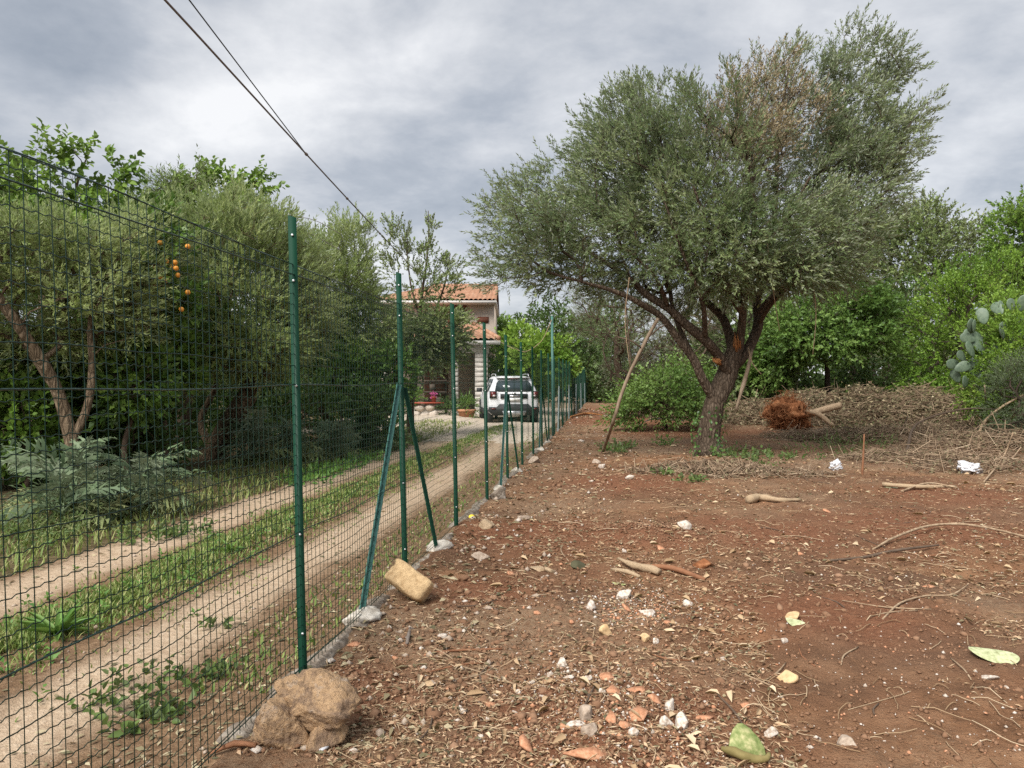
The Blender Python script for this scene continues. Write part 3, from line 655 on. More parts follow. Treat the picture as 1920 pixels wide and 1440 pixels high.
build_tree('olive_tree', 'stout olive with thick slanting trunk behind the silvery thistles', 'tree', b2,
           [([b2, P(402, 850, 13.3), P(425, 800, 13.1), P(455, 755, 13.0), P(470, 725, 13.0), P(480, 640, 13)], [.21, .19, .17, .17, .14, .07]), ([P(462, 745, 13), P(500, 700, 12.6), P(545, 620, 12.5)], [.1, .08, .04]), ([P(400, 850, 13.3), P(375, 790, 13.6), P(405, 720, 13.6), P(390, 640, 13.5)], [.07, .06, .05, .03]), ([P(468, 730, 13), P(420, 640, 12.6), P(380, 560, 12.2)], [.1, .07, .03])],
           [LB(400, 540, 12.2, 130, 120, 1.3), LB(500, 560, 12.6, 90, 110, 1.3), LB(350, 470, 12, 110, 85, 1.1), LB(450, 440, 12.4, 100, 65, 1.1), LB(320, 610, 12, 80, 80, 1.1), LB(430, 660, 11.9, 120, 55, 1.0), LB(540, 500, 13, 60, 80, 1.0), LB(565, 590, 13, 60, 90, 1.0), LB(350, 675, 12.2, 90, 40, 1.0), LB(500, 650, 12.2, 80, 55, 1.0)], 460, 17, .22, 'olive_pale', (.08, .021), 12,
           seed=22, cl_r=.27, mind=.16, twigs=4, bark='bark_warm', up=.5, tone=.08, spread=.7)
b3 = gb(-4.3, 18.3)
build_tree('olive_tree', 'dark olive with a slanting trunk between the second and third fence posts', 'tree', b3,
           [([b3, P(650, 815, 18.3), P(690, 790, 18.2), P(735, 760, 18.1), P(748, 725, 18.1), P(735, 660, 18)], [.17, .16, .15, .13, .11, .05]), ([P(640, 820, 18.3), P(600, 760, 18), P(600, 680, 18)], [.09, .07, .04])],
           [LB(620, 560, 17.5, 90, 100, 1.3), LB(680, 610, 17.8, 75, 65, 1.2), LB(580, 500, 17.2, 70, 60, 1.1), LB(640, 470, 17.6, 50, 45, .8), LB(640, 660, 17.4, 90, 45, 1.2), LB(655, 440, 17.5, 45, 22, .7)], 320, 17, .25, 'olive_pale', (.09, .025), 11,
           seed=23, cl_r=.3, mind=.2, twigs=4, up=.5)
b4 = gb(-2.75, 20.5)
build_tree('fruit_tree', 'young fruit tree with tall upright leafy shoots before the tiled house roof', 'tree', b4,
           [stem_to(b4, P(780, 640, 20.5), .12, .06, seed=4), ([P(780, 650, 20.5), P(790, 560, 20.5), P(802, 470, 20.4), P(803, 395, 20.4)], [.05, .04, .025, .01]), ([P(780, 650, 20.5), P(745, 560, 20.5), P(735, 425, 20.5)], [.04, .03, .01]), ([P(782, 640, 20.5), P(825, 560, 20.3), P(845, 475, 20.3)], [.04, .03, .01]), ([P(775, 650, 20.5), P(720, 590, 20.4), P(690, 490, 20.4)], [.04, .025, .01]),
            ([P(788, 600, 20.4), P(768, 520, 20.4), P(762, 430, 20.4)], [.03, .02, .008])],
           [LB(790, 640, 20, 90, 60, 1.2, 1.2), LB(765, 625, 20.3, 60, 40, 1.1, .7), LB(790, 570, 20.3, 50, 25, .8, .25), LB(805, 505, 20.3, 40, 60, .5, .6), LB(802, 430, 20.4, 12, 40, .2, 1.2), LB(737, 470, 20.4, 14, 55, .25, 1.1), LB(765, 465, 20.4, 13, 45, .25, 1.1), LB(845, 525, 20.2, 16, 50, .25, 1.0), LB(692, 530, 20.3, 12, 40, .25, 1.0), LB(840, 625, 19.8, 45, 45, .8), LB(785, 525, 20.5, 50, 30, .5, .5)], 300, 9, .24, 'shrub_grey', (.085, .045), 9, 'rhomb',
           seed=24, cl_r=.2, mind=.1, twigs=3, up=.8, spread=.9, tone=.22)
# bright broad-leaved trees behind the olives
for i, (px, d, cx, cy, topy, rx, ry, lab, nn) in enumerate((
        (60, 11.5, 70, 400, 290, 170, 80, 'bright broad leaved mulberry with long shoots above the left olive', 150),
        (330, 14.5, 410, 420, 335, 100, 60, 'bright broad leaved tree with a drooping tuft on its right side above the stout olive', 130))):
    bb = gb((px - 960) / FPX * d, d)
    if i == 0:
        lo = [LB(60, 400, d, 110, 50, .9), LB(150, 420, d, 80, 45, .8), LB(120, 300, d, 45, 22, .5, .8), LB(20, 330, d, 45, 40, .5, .8), LB(215, 385, d, 40, 40, .5, .7), LB(165, 282, d, 18, 14, .25, 1.0), LB(226, 305, d, 9, 20, .2, 1.3), LB(210, 350, d, 16, 30, .3, 1), LB(-80, 350, d, 90, 80, .9), LB(80, 350, d, 90, 30, .6, .6), LB(50, 460, d, 160, 40, .8), LB(190, 440, d, 80, 45, .7), LB(100, 270, d, 25, 10, .3, .8), LB(255, 420, d, 25, 30, .4, .8)]
        st = [stem_to(bb, P(90, 520, d), .14, .09, seed=i), ([P(90, 520, d), P(130, 420, d), P(150, 330, d), P(170, 280, d)], [.06, .04, .02, .008]), ([P(90, 520, d), P(190, 430, d), P(226, 295, d)], [.05, .03, .008]), ([P(90, 520, d), P(30, 420, d), P(10, 300, d)], [.05, .03, .008])]
    else:
        lo = [LB(410, 400, d, 75, 40, .8), LB(455, 355, d, 35, 22, .4, 1.1), LB(485, 340, d, 14, 14, .25, 1.3), LB(380, 350, d, 40, 22, .4, 1), LB(330, 420, d, 65, 45, .8), LB(500, 415, d, 20, 18, .3, 1.2), LB(470, 460, d, 45, 25, .6), LB(400, 470, d, 100, 35, .8), LB(350, 370, d, 20, 25, .3, 1), LB(280, 460, d, 70, 40, .8)]
        st = [stem_to(bb, P(370, 540, d), .16, .1, seed=i), ([P(370, 540, d), P(410, 430, d), P(450, 360, d), P(490, 335, d)], [.07, .05, .03, .008]), ([P(370, 540, d), P(440, 470, d), P(505, 415, d)], [.05, .03, .008]), ([P(370, 540, d), P(350, 450, d), P(355, 350, d)], [.05, .03, .008])]
    build_tree('mulberry_tree' if i == 0 else 'broadleaf_tree', lab, 'tree', bb, st, lo, nn, 9, .28, 'mulberry', (.105, .072), 7, 'hex', seed=30 + i, cl_r=.2, mind=.13, twigs=3, bark='twig', up=.1, spread=1.1, droop=.25, tone=.12)
# willow-like wispy top and citrus
bw = gb(-6.0, 13.6)
build_tree('peach_tree', 'slender tree with narrow drooping leaves between the two bright broad leaved trees', 'tree', bw, [stem_to(bw, P(330, 380, 13.6), .09, .03, seed=6)],
           [LB(325, 375, 13.6, 30, 35, .4), LB(360, 340, 13.6, 14, 20, .2, 1.2), LB(300, 400, 13.6, 40, 40, .5)], 50, 9, .3, 'shrub_grey', (.12, .022), 9, seed=36, cl_r=.15, mind=.1, bark='twig', up=.3, droop=.35)
bc = gb(-5.75, 11.4)
citrus, ccl, _ = build_tree('orange_tree', 'orange tree bearing fruit behind the olives', 'tree', bc, [stem_to(bc, P(290, 560, 11.4), .1, .06, seed=7)],
           [LB(290, 500, 10.9, 60, 55, .7), LB(292, 505, 9.75, 48, 38, .25, 1.6), LB(285, 435, 10.0, 55, 35, .4, 1.4), LB(330, 560, 10.2, 40, 40, .3, 1.2), LB(250, 600, 11.2, 100, 90, .8), LB(330, 600, 11.6, 80, 90, .8), LB(230, 690, 11, 110, 80, .7), LB(200, 780, 11.4, 120, 60, .8)], 250, 9, .2, 'citrus', (.105, .055), 8, 'rhomb', seed=37, cl_r=.22, mind=.14, bark='twig', up=.2, tone=.2, droop=.15)
oV, oF = ico(2); oV = oV * .032; ome = mkmesh('orange', oV, oF, M['orange'], True)
for (px, py) in ((240, 520), (352, 462), (272, 556), (352, 548), (225, 480), (300, 455), (262, 530), (340, 580), (254, 489), (312, 490), (328, 492), (330, 503), (314, 513), (334, 516), (313, 526), (288, 536), (294, 492), (262, 480), (306, 483), (322, 500), (300, 520), (285, 500)):
    p = P(px, py, 9.62 + rng.uniform(-.16, .1)); link('orange', ome, citrus, p - np.array(citrus.location))
b5 = gb(-6.9, 9.7)
build_tree('lemon_tree', 'dark glossy citrus with low skirts at the left edge under the leaning olive', 'tree', b5, [stem_to(b5, P(30, 680, 9.7), .09, .06, seed=8)],
           [LB(20, 730, 9.9, 75, 90, .7), LB(60, 830, 10.2, 90, 70, .7), LB(-80, 760, 9.4, 90, 120, .7), LB(100, 720, 10.4, 70, 70, .6)], 150, 9, .2, 'citrus', (.11, .058), 8, 'rhomb', seed=38, cl_r=.24, mind=.15, bark='twig', up=.1, tone=.05, droop=.15)
# dark hedge behind the garden
hed = [(-8.2, 13.5, 3.5), (-7.6, 15.5, 3.8), (-7.4, 17.6, 3.8), (-6.9, 19.5, 3.7), (-6.2, 21.6, 3.3), (-5.6, 23.4, 2.6), (-9.3, 11.5, 3.6), (-10.5, 14.0, 4.0), (-9.2, 18.5, 3.4), (-12.5, 11.5, 3.0), (-8.2, 23, 3.6)]
for i, (x_, y_, h_) in enumerate(hed):
    bb = gb(x_, y_); c = bb + np.array([0, 0, h_ * .5])
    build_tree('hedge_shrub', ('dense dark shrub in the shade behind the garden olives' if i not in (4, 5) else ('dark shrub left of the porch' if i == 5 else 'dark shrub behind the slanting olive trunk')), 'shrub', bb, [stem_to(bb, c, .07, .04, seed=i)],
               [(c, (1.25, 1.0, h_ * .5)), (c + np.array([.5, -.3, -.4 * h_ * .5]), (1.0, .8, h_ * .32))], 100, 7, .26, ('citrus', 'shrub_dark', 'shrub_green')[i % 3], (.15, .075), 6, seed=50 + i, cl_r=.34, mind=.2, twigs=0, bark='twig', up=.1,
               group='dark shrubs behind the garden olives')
for i, (px, py, d, rx, ry, mat_, lab) in enumerate(((640, 690, 16.5, 55, 40, 'shrub_green', 'bright green bush in the shade right of the first fence post'), (480, 690, 16.5, 55, 40, 'shrub_dark', 'low dark bush between two olive trunks'), (700, 770, 16, 50, 45, 'shrub_dark', 'dark weedy bush under the slanting olive'),
                                                 (560, 770, 15.2, 70, 50, 'shrub_dark', 'dark bush right of the silvery thistle clump'), (250, 790, 10.8, 70, 60, 'shrub_dark', 'dark low bush behind the silvery thistle'), (245, 680, 10.0, 55, 60, 'citrus', 'bright citrus bush between the two leaning olive trunks'), (35, 770, 9.5, 50, 60, 'mulberry', 'bright leafy bush at the left edge behind the thistles'), (310, 640, 10.8, 50, 50, 'mulberry', 'bright leaved bush under the oranges'), (730, 690, 17.2, 40, 40, 'shrub_green', 'leafy green bush under the young fruit tree'))):
    c = P(px, py, d); bb = gb(c[0], d)
    build_tree('garden_bush', lab, 'bush', bb, [stem_to(bb, c, .04, .02, seed=i)], [LB(px, py, d, rx, ry), LB(px + 10, py + ry * .9, d, rx * .9, ry * .6)], 60, 8, .2, mat_, (.11, .055), 6, seed=70 + i, cl_r=.22, mind=.12, twigs=2, bark='twig', up=.3)

# -- centre and right background
def bush(name, lab, cat, px, d, lob, mat_, ncl, per, leaf, ml=8, shape='rhomb', seed=1, up=.25, cl_r=.4, shoot=.3, tone=0, mind=.25, r0=.14, group=None, bark='twig_dark', droop=.05, twigs=2, inner=.45, base_px=None, spread=.9):
    bb = gb((px - 960) / FPX * d, d); top = np.mean([l[0] for l in lob], axis=0)
    return build_tree(name, lab, cat, bb, [stem_to(bb, top, r0, r0 * .4, seed=seed)], lob, ncl, per, shoot, mat_, leaf, ml, shape, seed=seed, cl_r=cl_r, mind=mind, twigs=twigs, bark=bark, up=up, tone=tone, tipr=.009, droop=droop, group=group, inner=inner, spread=spread)
bush('vine_arbour', 'bright yellow green vine mounded over an arbour behind the white car', 'vine', 985, 33, [LB(975, 655, 32, 40, 35, 1.2), LB(1020, 665, 31, 40, 30, 1.2), LB(1050, 685, 30.5, 26, 20, 1.0), LB(960, 690, 33, 35, 45, 1.2), LB(1000, 700, 33, 60, 50, 1.2), LB(955, 620, 33, 18, 16, .6)], 'shrub_lime', 150, 10, (.17, .12), 8, 'rhomb', 81, .2, .4, .35, .15)
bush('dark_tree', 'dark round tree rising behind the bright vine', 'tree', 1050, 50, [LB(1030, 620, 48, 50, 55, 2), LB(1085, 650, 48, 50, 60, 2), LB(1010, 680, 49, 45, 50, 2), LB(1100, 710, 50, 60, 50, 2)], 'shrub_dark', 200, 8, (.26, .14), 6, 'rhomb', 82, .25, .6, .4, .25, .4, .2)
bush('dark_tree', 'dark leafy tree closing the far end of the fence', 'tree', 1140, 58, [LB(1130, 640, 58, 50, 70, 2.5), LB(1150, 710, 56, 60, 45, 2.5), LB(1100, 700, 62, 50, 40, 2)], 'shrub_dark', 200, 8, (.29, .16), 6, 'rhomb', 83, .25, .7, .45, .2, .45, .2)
bush('palm_like_tree', 'small tree with light tips behind the roof corner', 'tree', 935, 44, [LB(938, 615, 44, 14, 18, .6), LB(945, 650, 44, 25, 45, 1.0)], 'shrub_green', 60, 9, (.2, .1), 8, 'rhomb', 84, .3, .45, .35, .1, .25, .12)
bush('bare_olive', 'grey olive full of bare twigs behind the big olive to its left', 'tree', 1165, 27, [LB(1150, 600, 26, 70, 55, 1.8), LB(1200, 640, 26.5, 60, 70, 1.8), LB(1110, 560, 26, 40, 35, 1.4), LB(1170, 680, 27, 45, 45, 1.2)], 'olive', 240, 7, (.085, .02), 9, 'rhomb', 85, .1, .4, .4, -.05, .2, .2, None, 'twig', .1, 16)
bush('bramble_thicket', 'sprawling bright bramble thicket behind the leaning branch', 'shrub', 1250, 23, [LB(1205, 750, 22.3, 35, 26, .8), LB(1250, 735, 22.4, 40, 32, .9), LB(1285, 762, 22, 50, 22, .8), LB(1310, 735, 23, 26, 30, .7), LB(1275, 690, 24, 22, 18, .6, .5), LB(1180, 775, 22, 30, 14, .6)], 'shrub_green', 210, 7, (.1, .06), 7, 'rhomb', 86, .35, .36, .42, .25, .16, .06, None, 'twig', .2, 2)
bush('bare_olive', 'brown grey half dead olive with drooping twigs behind the fork of the big olive', 'tree', 1270, 28, [LB(1250, 600, 27, 60, 60, 1.6), LB(1310, 610, 28, 60, 65, 1.6), LB(1230, 670, 27, 45, 45, 1.2), LB(1290, 690, 28, 50, 40, 1.2), LB(1330, 560, 28, 50, 50, 1.4)], 'brush_olive', 210, 6, (.09, .022), 8, 'rhomb', 97, -.1, .42, .4, .0, .2, .14, None, 'twig', .1, 16)
bush('broadleaf_tree', 'mid green broadleaf tree behind the trunk of the big olive', 'tree', 1380, 29, [LB(1390, 600, 29, 90, 70, 2), LB(1480, 540, 32, 110, 60, 2), LB(1440, 660, 28, 70, 60, 1.8), LB(1350, 680, 28.5, 60, 60, 1.6), LB(1400, 720, 28, 90, 40, 1.6)], 'shrub_grey', 330, 8, (.16, .085), 8, 'rhomb', 87, .2, .5, .4, 0, .3, .16)
bush('broadleaf_tree', 'leafy green tree with layered drooping leaves right of the big olive', 'tree', 1560, 27.5, [LB(1525, 600, 26, 65, 38, 1.4), LB(1600, 575, 26.5, 60, 34, 1.5), LB(1485, 640, 26, 42, 36, 1.2), LB(1570, 640, 25.6, 48, 26, 1.2), LB(1635, 630, 26, 35, 30, 1.0), LB(1440, 680, 27, 40, 40, 1.2)], 'shrub_green', 300, 10, (.14, .075), 8, 'rhomb', 88, .15, .4, .35, .12, .25, .14, droop=.3)
bush('holm_oak', 'tall pale olive green tree rising behind at the right', 'tree', 1760, 36, [LB(1640, 455, 36, 60, 50, 2), LB(1720, 425, 36, 60, 45, 1.8), LB(1700, 470, 35, 75, 60, 2.2), LB(1790, 480, 35, 75, 60, 2.2), LB(1750, 440, 36, 40, 45, 1.6), LB(1650, 520, 35, 60, 70, 2), LB(1740, 560, 35, 100, 70, 2.2), LB(1840, 510, 36, 55, 55, 1.6), LB(1700, 640, 36, 100, 60, 1.8)], 'shrub_grey', 420, 9, (.18, .09), 8, 'rhomb', 89, .4, .5, .4, .22, .32, .22)
bush('holm_oak', 'dark evergreen oak whose low leaves are coloured as the shaded hollow below the pale tree', 'tree', 1640, 30, [LB(1640, 620, 30, 70, 60, 1.6), LB(1560, 730, 30, 110, 35, 1.4), LB(1680, 735, 30, 90, 35, 1.4), LB(1430, 735, 30, 70, 35, 1.2), LB(1690, 580, 30, 50, 50, 1.4), LB(1630, 690, 30, 90, 45, 1.5), LB(1540, 700, 30, 90, 40, 1.4)], 'shrub_dark', 200, 9, (.15, .08), 8, 'rhomb', 90, .25, .5, .4, .1, .3, .18)  # low lobes added in dark leaf colour to stand for the shadowed hollow
bush('pistachio_shrub', 'bright green rounded shrub left of the prickly pear', 'shrub', 1800, 26.5, [LB(1760, 730, 25.5, 70, 40, 1.2), LB(1850, 720, 25, 70, 50, 1.2), LB(1760, 600, 26, 50, 50, 1.2), LB(1830, 570, 26, 60, 60, 1.3), LB(1800, 530, 26, 60, 40, 1.2), LB(1890, 540, 26, 60, 70, 1.4), LB(1720, 670, 26, 35, 40, .9), LB(1740, 700, 26, 50, 30, .9), LB(1870, 620, 26, 70, 70, 1.2), LB(1800, 660, 26, 55, 45, 1.2)], 'shrub_lime', 380, 10, (.10, .055), 8, 'rhomb', 91, .3, .35, .3, -.05, .2, .1)
bush('ash_tree', 'tall light green tree at the right edge behind the bright shrub', 'tree', 1910, 29, [LB(1900, 440, 29, 45, 40, 1.2), LB(1930, 400, 29, 50, 40, 1.2), LB(1960, 470, 29, 70, 90, 1.6), LB(1910, 500, 29, 50, 40, 1.2)], 'mulberry', 150, 10, (.15, .09), 8, 'rhomb', 92, .2, .4, .35, .1, .25, .14)
bush('lentisk_shrub', 'yellow green leathery shrub growing around the prickly pear pads', 'shrub', 1880, 19.5, [LB(1875, 640, 18.6, 40, 45, .8), LB(1905, 650, 18.2, 40, 60, .7), LB(1858, 690, 18.3, 38, 35, .6), LB(1895, 705, 18.0, 60, 40, .6), LB(1870, 740, 18.2, 60, 40, .7), LB(1880, 580, 19.8, 30, 25, .5), LB(1960, 640, 19.5, 50, 80, .9)], 'shrub_lime', 300, 9, (.09, .042), 8, 'rhomb', 93, .4, .25, .25, .1, .15, .06)
bush('wiry_shrub', 'dull wiry grey green shrub at the right edge beside the brush heap', 'shrub', 1905, 16.5, [LB(1905, 730, 16.4, 34, 45, .6), LB(1935, 740, 16.2, 50, 70, .8), LB(1895, 775, 16.2, 35, 26, .5)], 'wiry', 100, 14, (.08, .011), 12, 'rhomb', 94, .3, .25, .3, 0, .12, .04)
farx = [(-22, 46), (-15, 52), (-9, 58), (-3, 66), (3, 70), (9, 66), (14, 58), (19, 52), (25, 48), (31, 44), (-30, 40), (37, 40), (12, 44), (18, 40), (24, 38), (30, 34)]
for i, (x_, y_) in enumerate(farx):
    h_ = 4.6 + (i * 37 % 11) * .16
    if x_ < -5: h_ = 3.6
    bb = gb(x_, y_); c = bb + np.array([0, 0, h_ * .55])
    build_tree('hedgerow_tree', 'dark green tree in the far boundary row', 'tree', bb, [stem_to(bb, c, .2, .1, seed=i)], [(c, (3.6, 2.2, h_ * .45)), (c + np.array([1.5, -.5, -h_ * .2]), (2.6, 1.8, h_ * .35)), (c + np.array([-1.6, -.4, -h_ * .25]), (2.4, 1.8, h_ * .3))], 70, 7, .55, ('shrub_dark', 'shrub_green', 'shrub_grey')[i % 3] if x_ > 0 else 'shrub_dark',
               (.4, .22), 6, seed=120 + i, cl_r=.8, mind=.5, twigs=0, bark='twig_dark', group='trees of the far boundary row')

# ------------------------------------------------------------------ fence
fence = empty('fence', (xf(3.85), 3.85, 0), 'long green wire mesh fence on steel posts dividing the yard from the track', 'fence')
PD = [1.62] + [3.85 + 1.9 * k for k in range(0, 27)]
def lean(d): return -.062 * np.clip(1.15 - d / 22., .1, 1)
def ptop(d): return 2.33 - .16 * sm(4, 13, d) + .1 * sm(20, 50, d)
def fpt(d, z):
    d = np.asarray(d, float); z = np.asarray(z, float)
    wobx = .012 * np.sin(d * 3.3) + .008 * np.sin(d * 7.1 + z * 2.3)
    return np.stack([xf(d) + lean(d) * z / 2.33 + wobx * (np.sin(z * 1.5)), d + 0 * z, z + 0 * d], -1)
def tpost(h, tilt):
    # T section: 40 mm flange to the viewer, 34 mm web behind; top cut on a slant
    fl, th, wb = .042, .005, .034
    prof = [(-fl/2, 0), (fl/2, 0), (fl/2, th), (th/2, th), (th/2, wb), (-th/2, wb), (-th/2, th), (-fl/2, th)]
    V = np.array([(x_, y_, -.25) for x_, y_ in prof] + [(x_ + tilt, y_, h - (.012 if x_ > 0 else 0)) for x_, y_ in prof]); n = 8
    F4 = np.array([[i, (i+1) % n, n + (i+1) % n, n + i] for i in range(n)])
    top = [[8, 9, 10, 15], [11, 12, 13, 14]]
    return V, [F4, np.array(top)]
boltV, boltF = tube([[0, -.006, 0], [0, .001, 0]], .006, 8)
bolt_me = mkmesh('bolt', boltV, boltF, M['steel'], True)
for i, d in enumerate(PD):
    h_ = float(ptop(d)); V, F = tpost(h_, float(lean(d)) * h_ / 2.33)
    po = link('post', mkmesh('post', V, F, M['fence_green']), fence, np.array([xf(d), d - .03, 0]) - np.array(fence.location))
    if d < 14:
        for z in (h_ - .1, h_ - .33, h_ - .86, .72, .22): link('bolt', bolt_me, po, (float(lean(d)) * z / 2.33, -.001, z))
def bar(A, B, wdt=.034, th=.006):
    """L-section brace"""
    A = np.array(A); B = np.array(B); t = nrm(B - A); s = nrm(np.cross(t, np.array([0, 1., 0]))); f = np.cross(s, t)
    prof = [(-.5, 0), (.5, 0), (.5, -1), (.5 - th / wdt, -1), (.5 - th / wdt, -th / wdt), (-.5, -th / wdt)]
    V = np.array([p + s * a * wdt + f * c * wdt for p in (A, B) for a, c in prof]); n = 6
    return V, [np.array([[i, (i+1) % n, n + (i+1) % n, n + i] for i in range(n)]), np.array([[0, 1, 4, 5], [6, 7, 10, 11], [1, 2, 3, 4], [7, 8, 9, 10]])]
FOOT = []
for q, d in enumerate(PD[2::3]):
    if d > 50: continue
    h0 = 1.46 if d < 8 else 1.3
    if q == 0: a0, a1 = (G(676, 1162)), (G(820, 1030))
    else: a0 = np.array([xf(d - 1.05) + .04, d - 1.05]); a1 = np.array([xf(d + .95) + .05, d + .95])
    tp = fpt(d, h0)
    V, F = bar(np.array([a0[0], a0[1], hz(*a0) - .02]), tp + np.array([-.012, -.055, 0])); tag(mk('brace', V, F, M['fence_pale'] if q < 3 else M['fence_grey'], fence), 'sun faded slanting brace' if q < 3 else 'bare pale slanting brace')
    V, F = bar(np.array([a1[0], a1[1], hz(*a1) - .02]), tp + np.array([.02, .02, -.02]), .03); mk('brace', V, F, M['fence_green'], fence)
    FOOT += [(a0, q, 0), (a1, q, 1)]
# welded mesh: vertical strands
dd_ = np.concatenate([np.arange(1.62, 30, .05), np.arange(30, 53, .05)])
def mtop(d): return 2.075 + .05 * np.exp(-((d - 2.2) / .8)**2) - .03 * sm(5, 14, d) + .06 * sm(18, 40, d) + .008 * np.sin(d * 2.2)
cut = (.02, .7, 1.4); A, B = [], []
for a, c in ((.0, .34), (.34, .68), (.68, 1.0)):
    jit = .004 * (vnoise(np.stack([dd_ * 31, 0 * dd_, 0 * dd_], -1)) - .5)
    A.append(fpt(dd_ + jit, .02 + (mtop(dd_) - .02) * a)); B.append(fpt(dd_ + jit, .02 + (mtop(dd_) - .02) * c))
V, F = prisms(np.concatenate(A), np.concatenate(B), np.tile(.0021 - .0011 * sm(3, 9, dd_), 3), 3); wm = Acc(); wm.add(V, F)
tag(wm.obj('vertical_wire', M['wire'], fence), kind='stuff')
wm = Acc(); rows = np.linspace(.02, 1, 41)
cells = np.arange(1.62, 9, .05); s_ = (cells[:, None] + np.array([[0, .018, .034]])).ravel(); off = np.tile([0., -.0033, .0028], len(cells))
far = np.arange(9, 53, .3)
for j, rr in enumerate(rows):
    z = .02 + (mtop(s_) - .02) * rr + (off if j % 10 else off * .3) * (1 if 0 < j else 0) + .004 * np.sin(s_ * 4.1 + j * 1.3) + .003 * np.sin(s_ * 9.7 + j * 2.9)
    pts = fpt(s_, z) + np.array([.0025, 0, 0]); V, F = prisms(pts[:-1], pts[1:], (.0021 - .001 * sm(3, 9, s_[:-1])) * (1 if j % 10 else 1.3), 3); wm.add(V, F)
    z = .02 + (mtop(far) - .02) * rr; pts = fpt(far, z); V, F = prisms(pts[:-1], pts[1:], .0009, 3); wm.add(V, F)
tag(wm.obj('horizontal_wire', M['wire'], fence), kind='stuff')
for z0, nm in ((2.03, 1), (1.475, 2), (.735, 3), (.06, 4)):
    s2 = np.arange(1.62, 53, .12); sag = .012 * np.sin((s2 - 3.85) / 1.9 * np.pi)**2 if nm != 1 else 0
    pts = fpt(s2, z0 - sag + 0 * s2) + np.array([.008, 0, 0])
    V, F = tube(pts, .0031 - .0015 * sm(3, 9, s2), 4); mk('tension_wire', V, F, M['wire'], fence, True)
    tw = np.arange(1.62, 8, .02); V, F = tube(fpt(tw, z0 + 0 * tw) + np.stack([.008 + .003 * np.cos(tw * 90), 0 * tw, .003 * np.sin(tw * 90) - (.012 * np.sin((tw - 3.85) / 1.9 * np.pi)**2 if nm != 1 else 0)], -1), .0012, 3); mk('binding_wire', V, F, M['wire'], fence, True)
s2 = np.arange(1.62, 53, .12); V, F = tube(fpt(s2, mtop(s2)), .0026 - .0012 * sm(3, 9, s2), 4); mk('top_wire', V, F, M['wire'], fence, True)
# concrete footing strip and lumps
s2 = np.arange(1.5, 45, .06); prof = [(-.10, -.15), (-.085, .0), (-.02, .025), (.05, .0), (.08, -.15)]
k = len(prof); V = []
for i, d in enumerate(s2):
    for j, (a, z) in enumerate(prof):
        nzv = vnoise(np.array([d * 6, j * 3.1, 1.])); V.append((xf(d) + a + .05 * (nzv - .5), d, z + .07 * (vnoise(np.array([d * 4, j * 2.2, 7.])) - .5) + .02 * math.sin(d * 1.7) - .012))
i = np.arange(len(s2) - 1)[:, None] * k; j = np.arange(k - 1)[None]
F = np.stack([i + j, i + j + 1, i + k + j + 1, i + k + j], -1).reshape(-1, 4)[:, ::-1]
tag(own('concrete_footing', (np.array(V), F), M['concrete'], (xf(3.85), 3.85, 0), True), 'low rough concrete strip running under the wire fence', 'footing')
for (a, q, s) in FOOT:
    if a[1] > 20: continue
    sz = .10 if q == 0 else .1
    V, F = facet((a[0], a[1], hz(*a) + .0), (sz * 1.25, sz, sz * .75), int(a[1] * 7), 3, 12, rotz(a[0] * 9), .16)
    where = ('near', 'far')[s]
    tag(own('concrete_lump', (V, F), M['concrete_pale'], (*a, 0), True), f"concrete lump holding the {'pale' if s == 0 else 'dark'} brace foot at the {('second', 'fifth', 'eighth')[q] if q < 3 else 'farther'} fence post", 'concrete footing', 'concrete lumps at brace feet')
# tall pole behind the fence with a loose pale rope
pb = np.array([xf(20.2) + .02, 20.2, 0])
pole = empty('metal_pole', pb, 'tall faded green metal pole standing at the fence beyond the car', 'pole')
V, F = tube([pb + [0, 0, -.2], pb + [-.03, 0, 3.2]], .034, 10); mk('shaft', V, F, M['fence_pale'], pole, True)
V, F = tube([pb + [-.03, 0, 3.2], pb + [-.03, 0, 3.23]], .038, 10); mk('cap', V, F, M['fence_grey'], pole, True)
V, F = tube(spline([pb + [-.04, -.05, 3.1], P(1015, 640, 20.1), P(985, 660, 20.2), P(968, 654, 20.4), P(955, 650, 21), P(910, 625, 30)], .2), .008, 5)
tag(own('rope', (V, F), M['straw'] if False else M['palewood'], pb, True), 'pale slack rope hanging from the tall pole toward the house', 'rope')

# ------------------------------------------------------------------ overhead cables
A0 = P(310, 0, 7.2); B1 = P(846, 571, 33.5); dirv = B1 - A0
def cab(t): return A0 + dirv * np.asarray(t)[:, None]
tt = np.linspace(-1.0, 1, 60); pts = cab(tt); pts[:, 2] -= .12 * np.sin(np.clip(tt, 0, 1) * np.pi) * 1.0
cbl = empty('overhead_cable', A0, 'thick grey overhead cable with ties running from the upper left down to the house', 'cable')
V, F = tube(pts, .0125, 6); mk('cable', V, F, M['cable'], cbl, True)
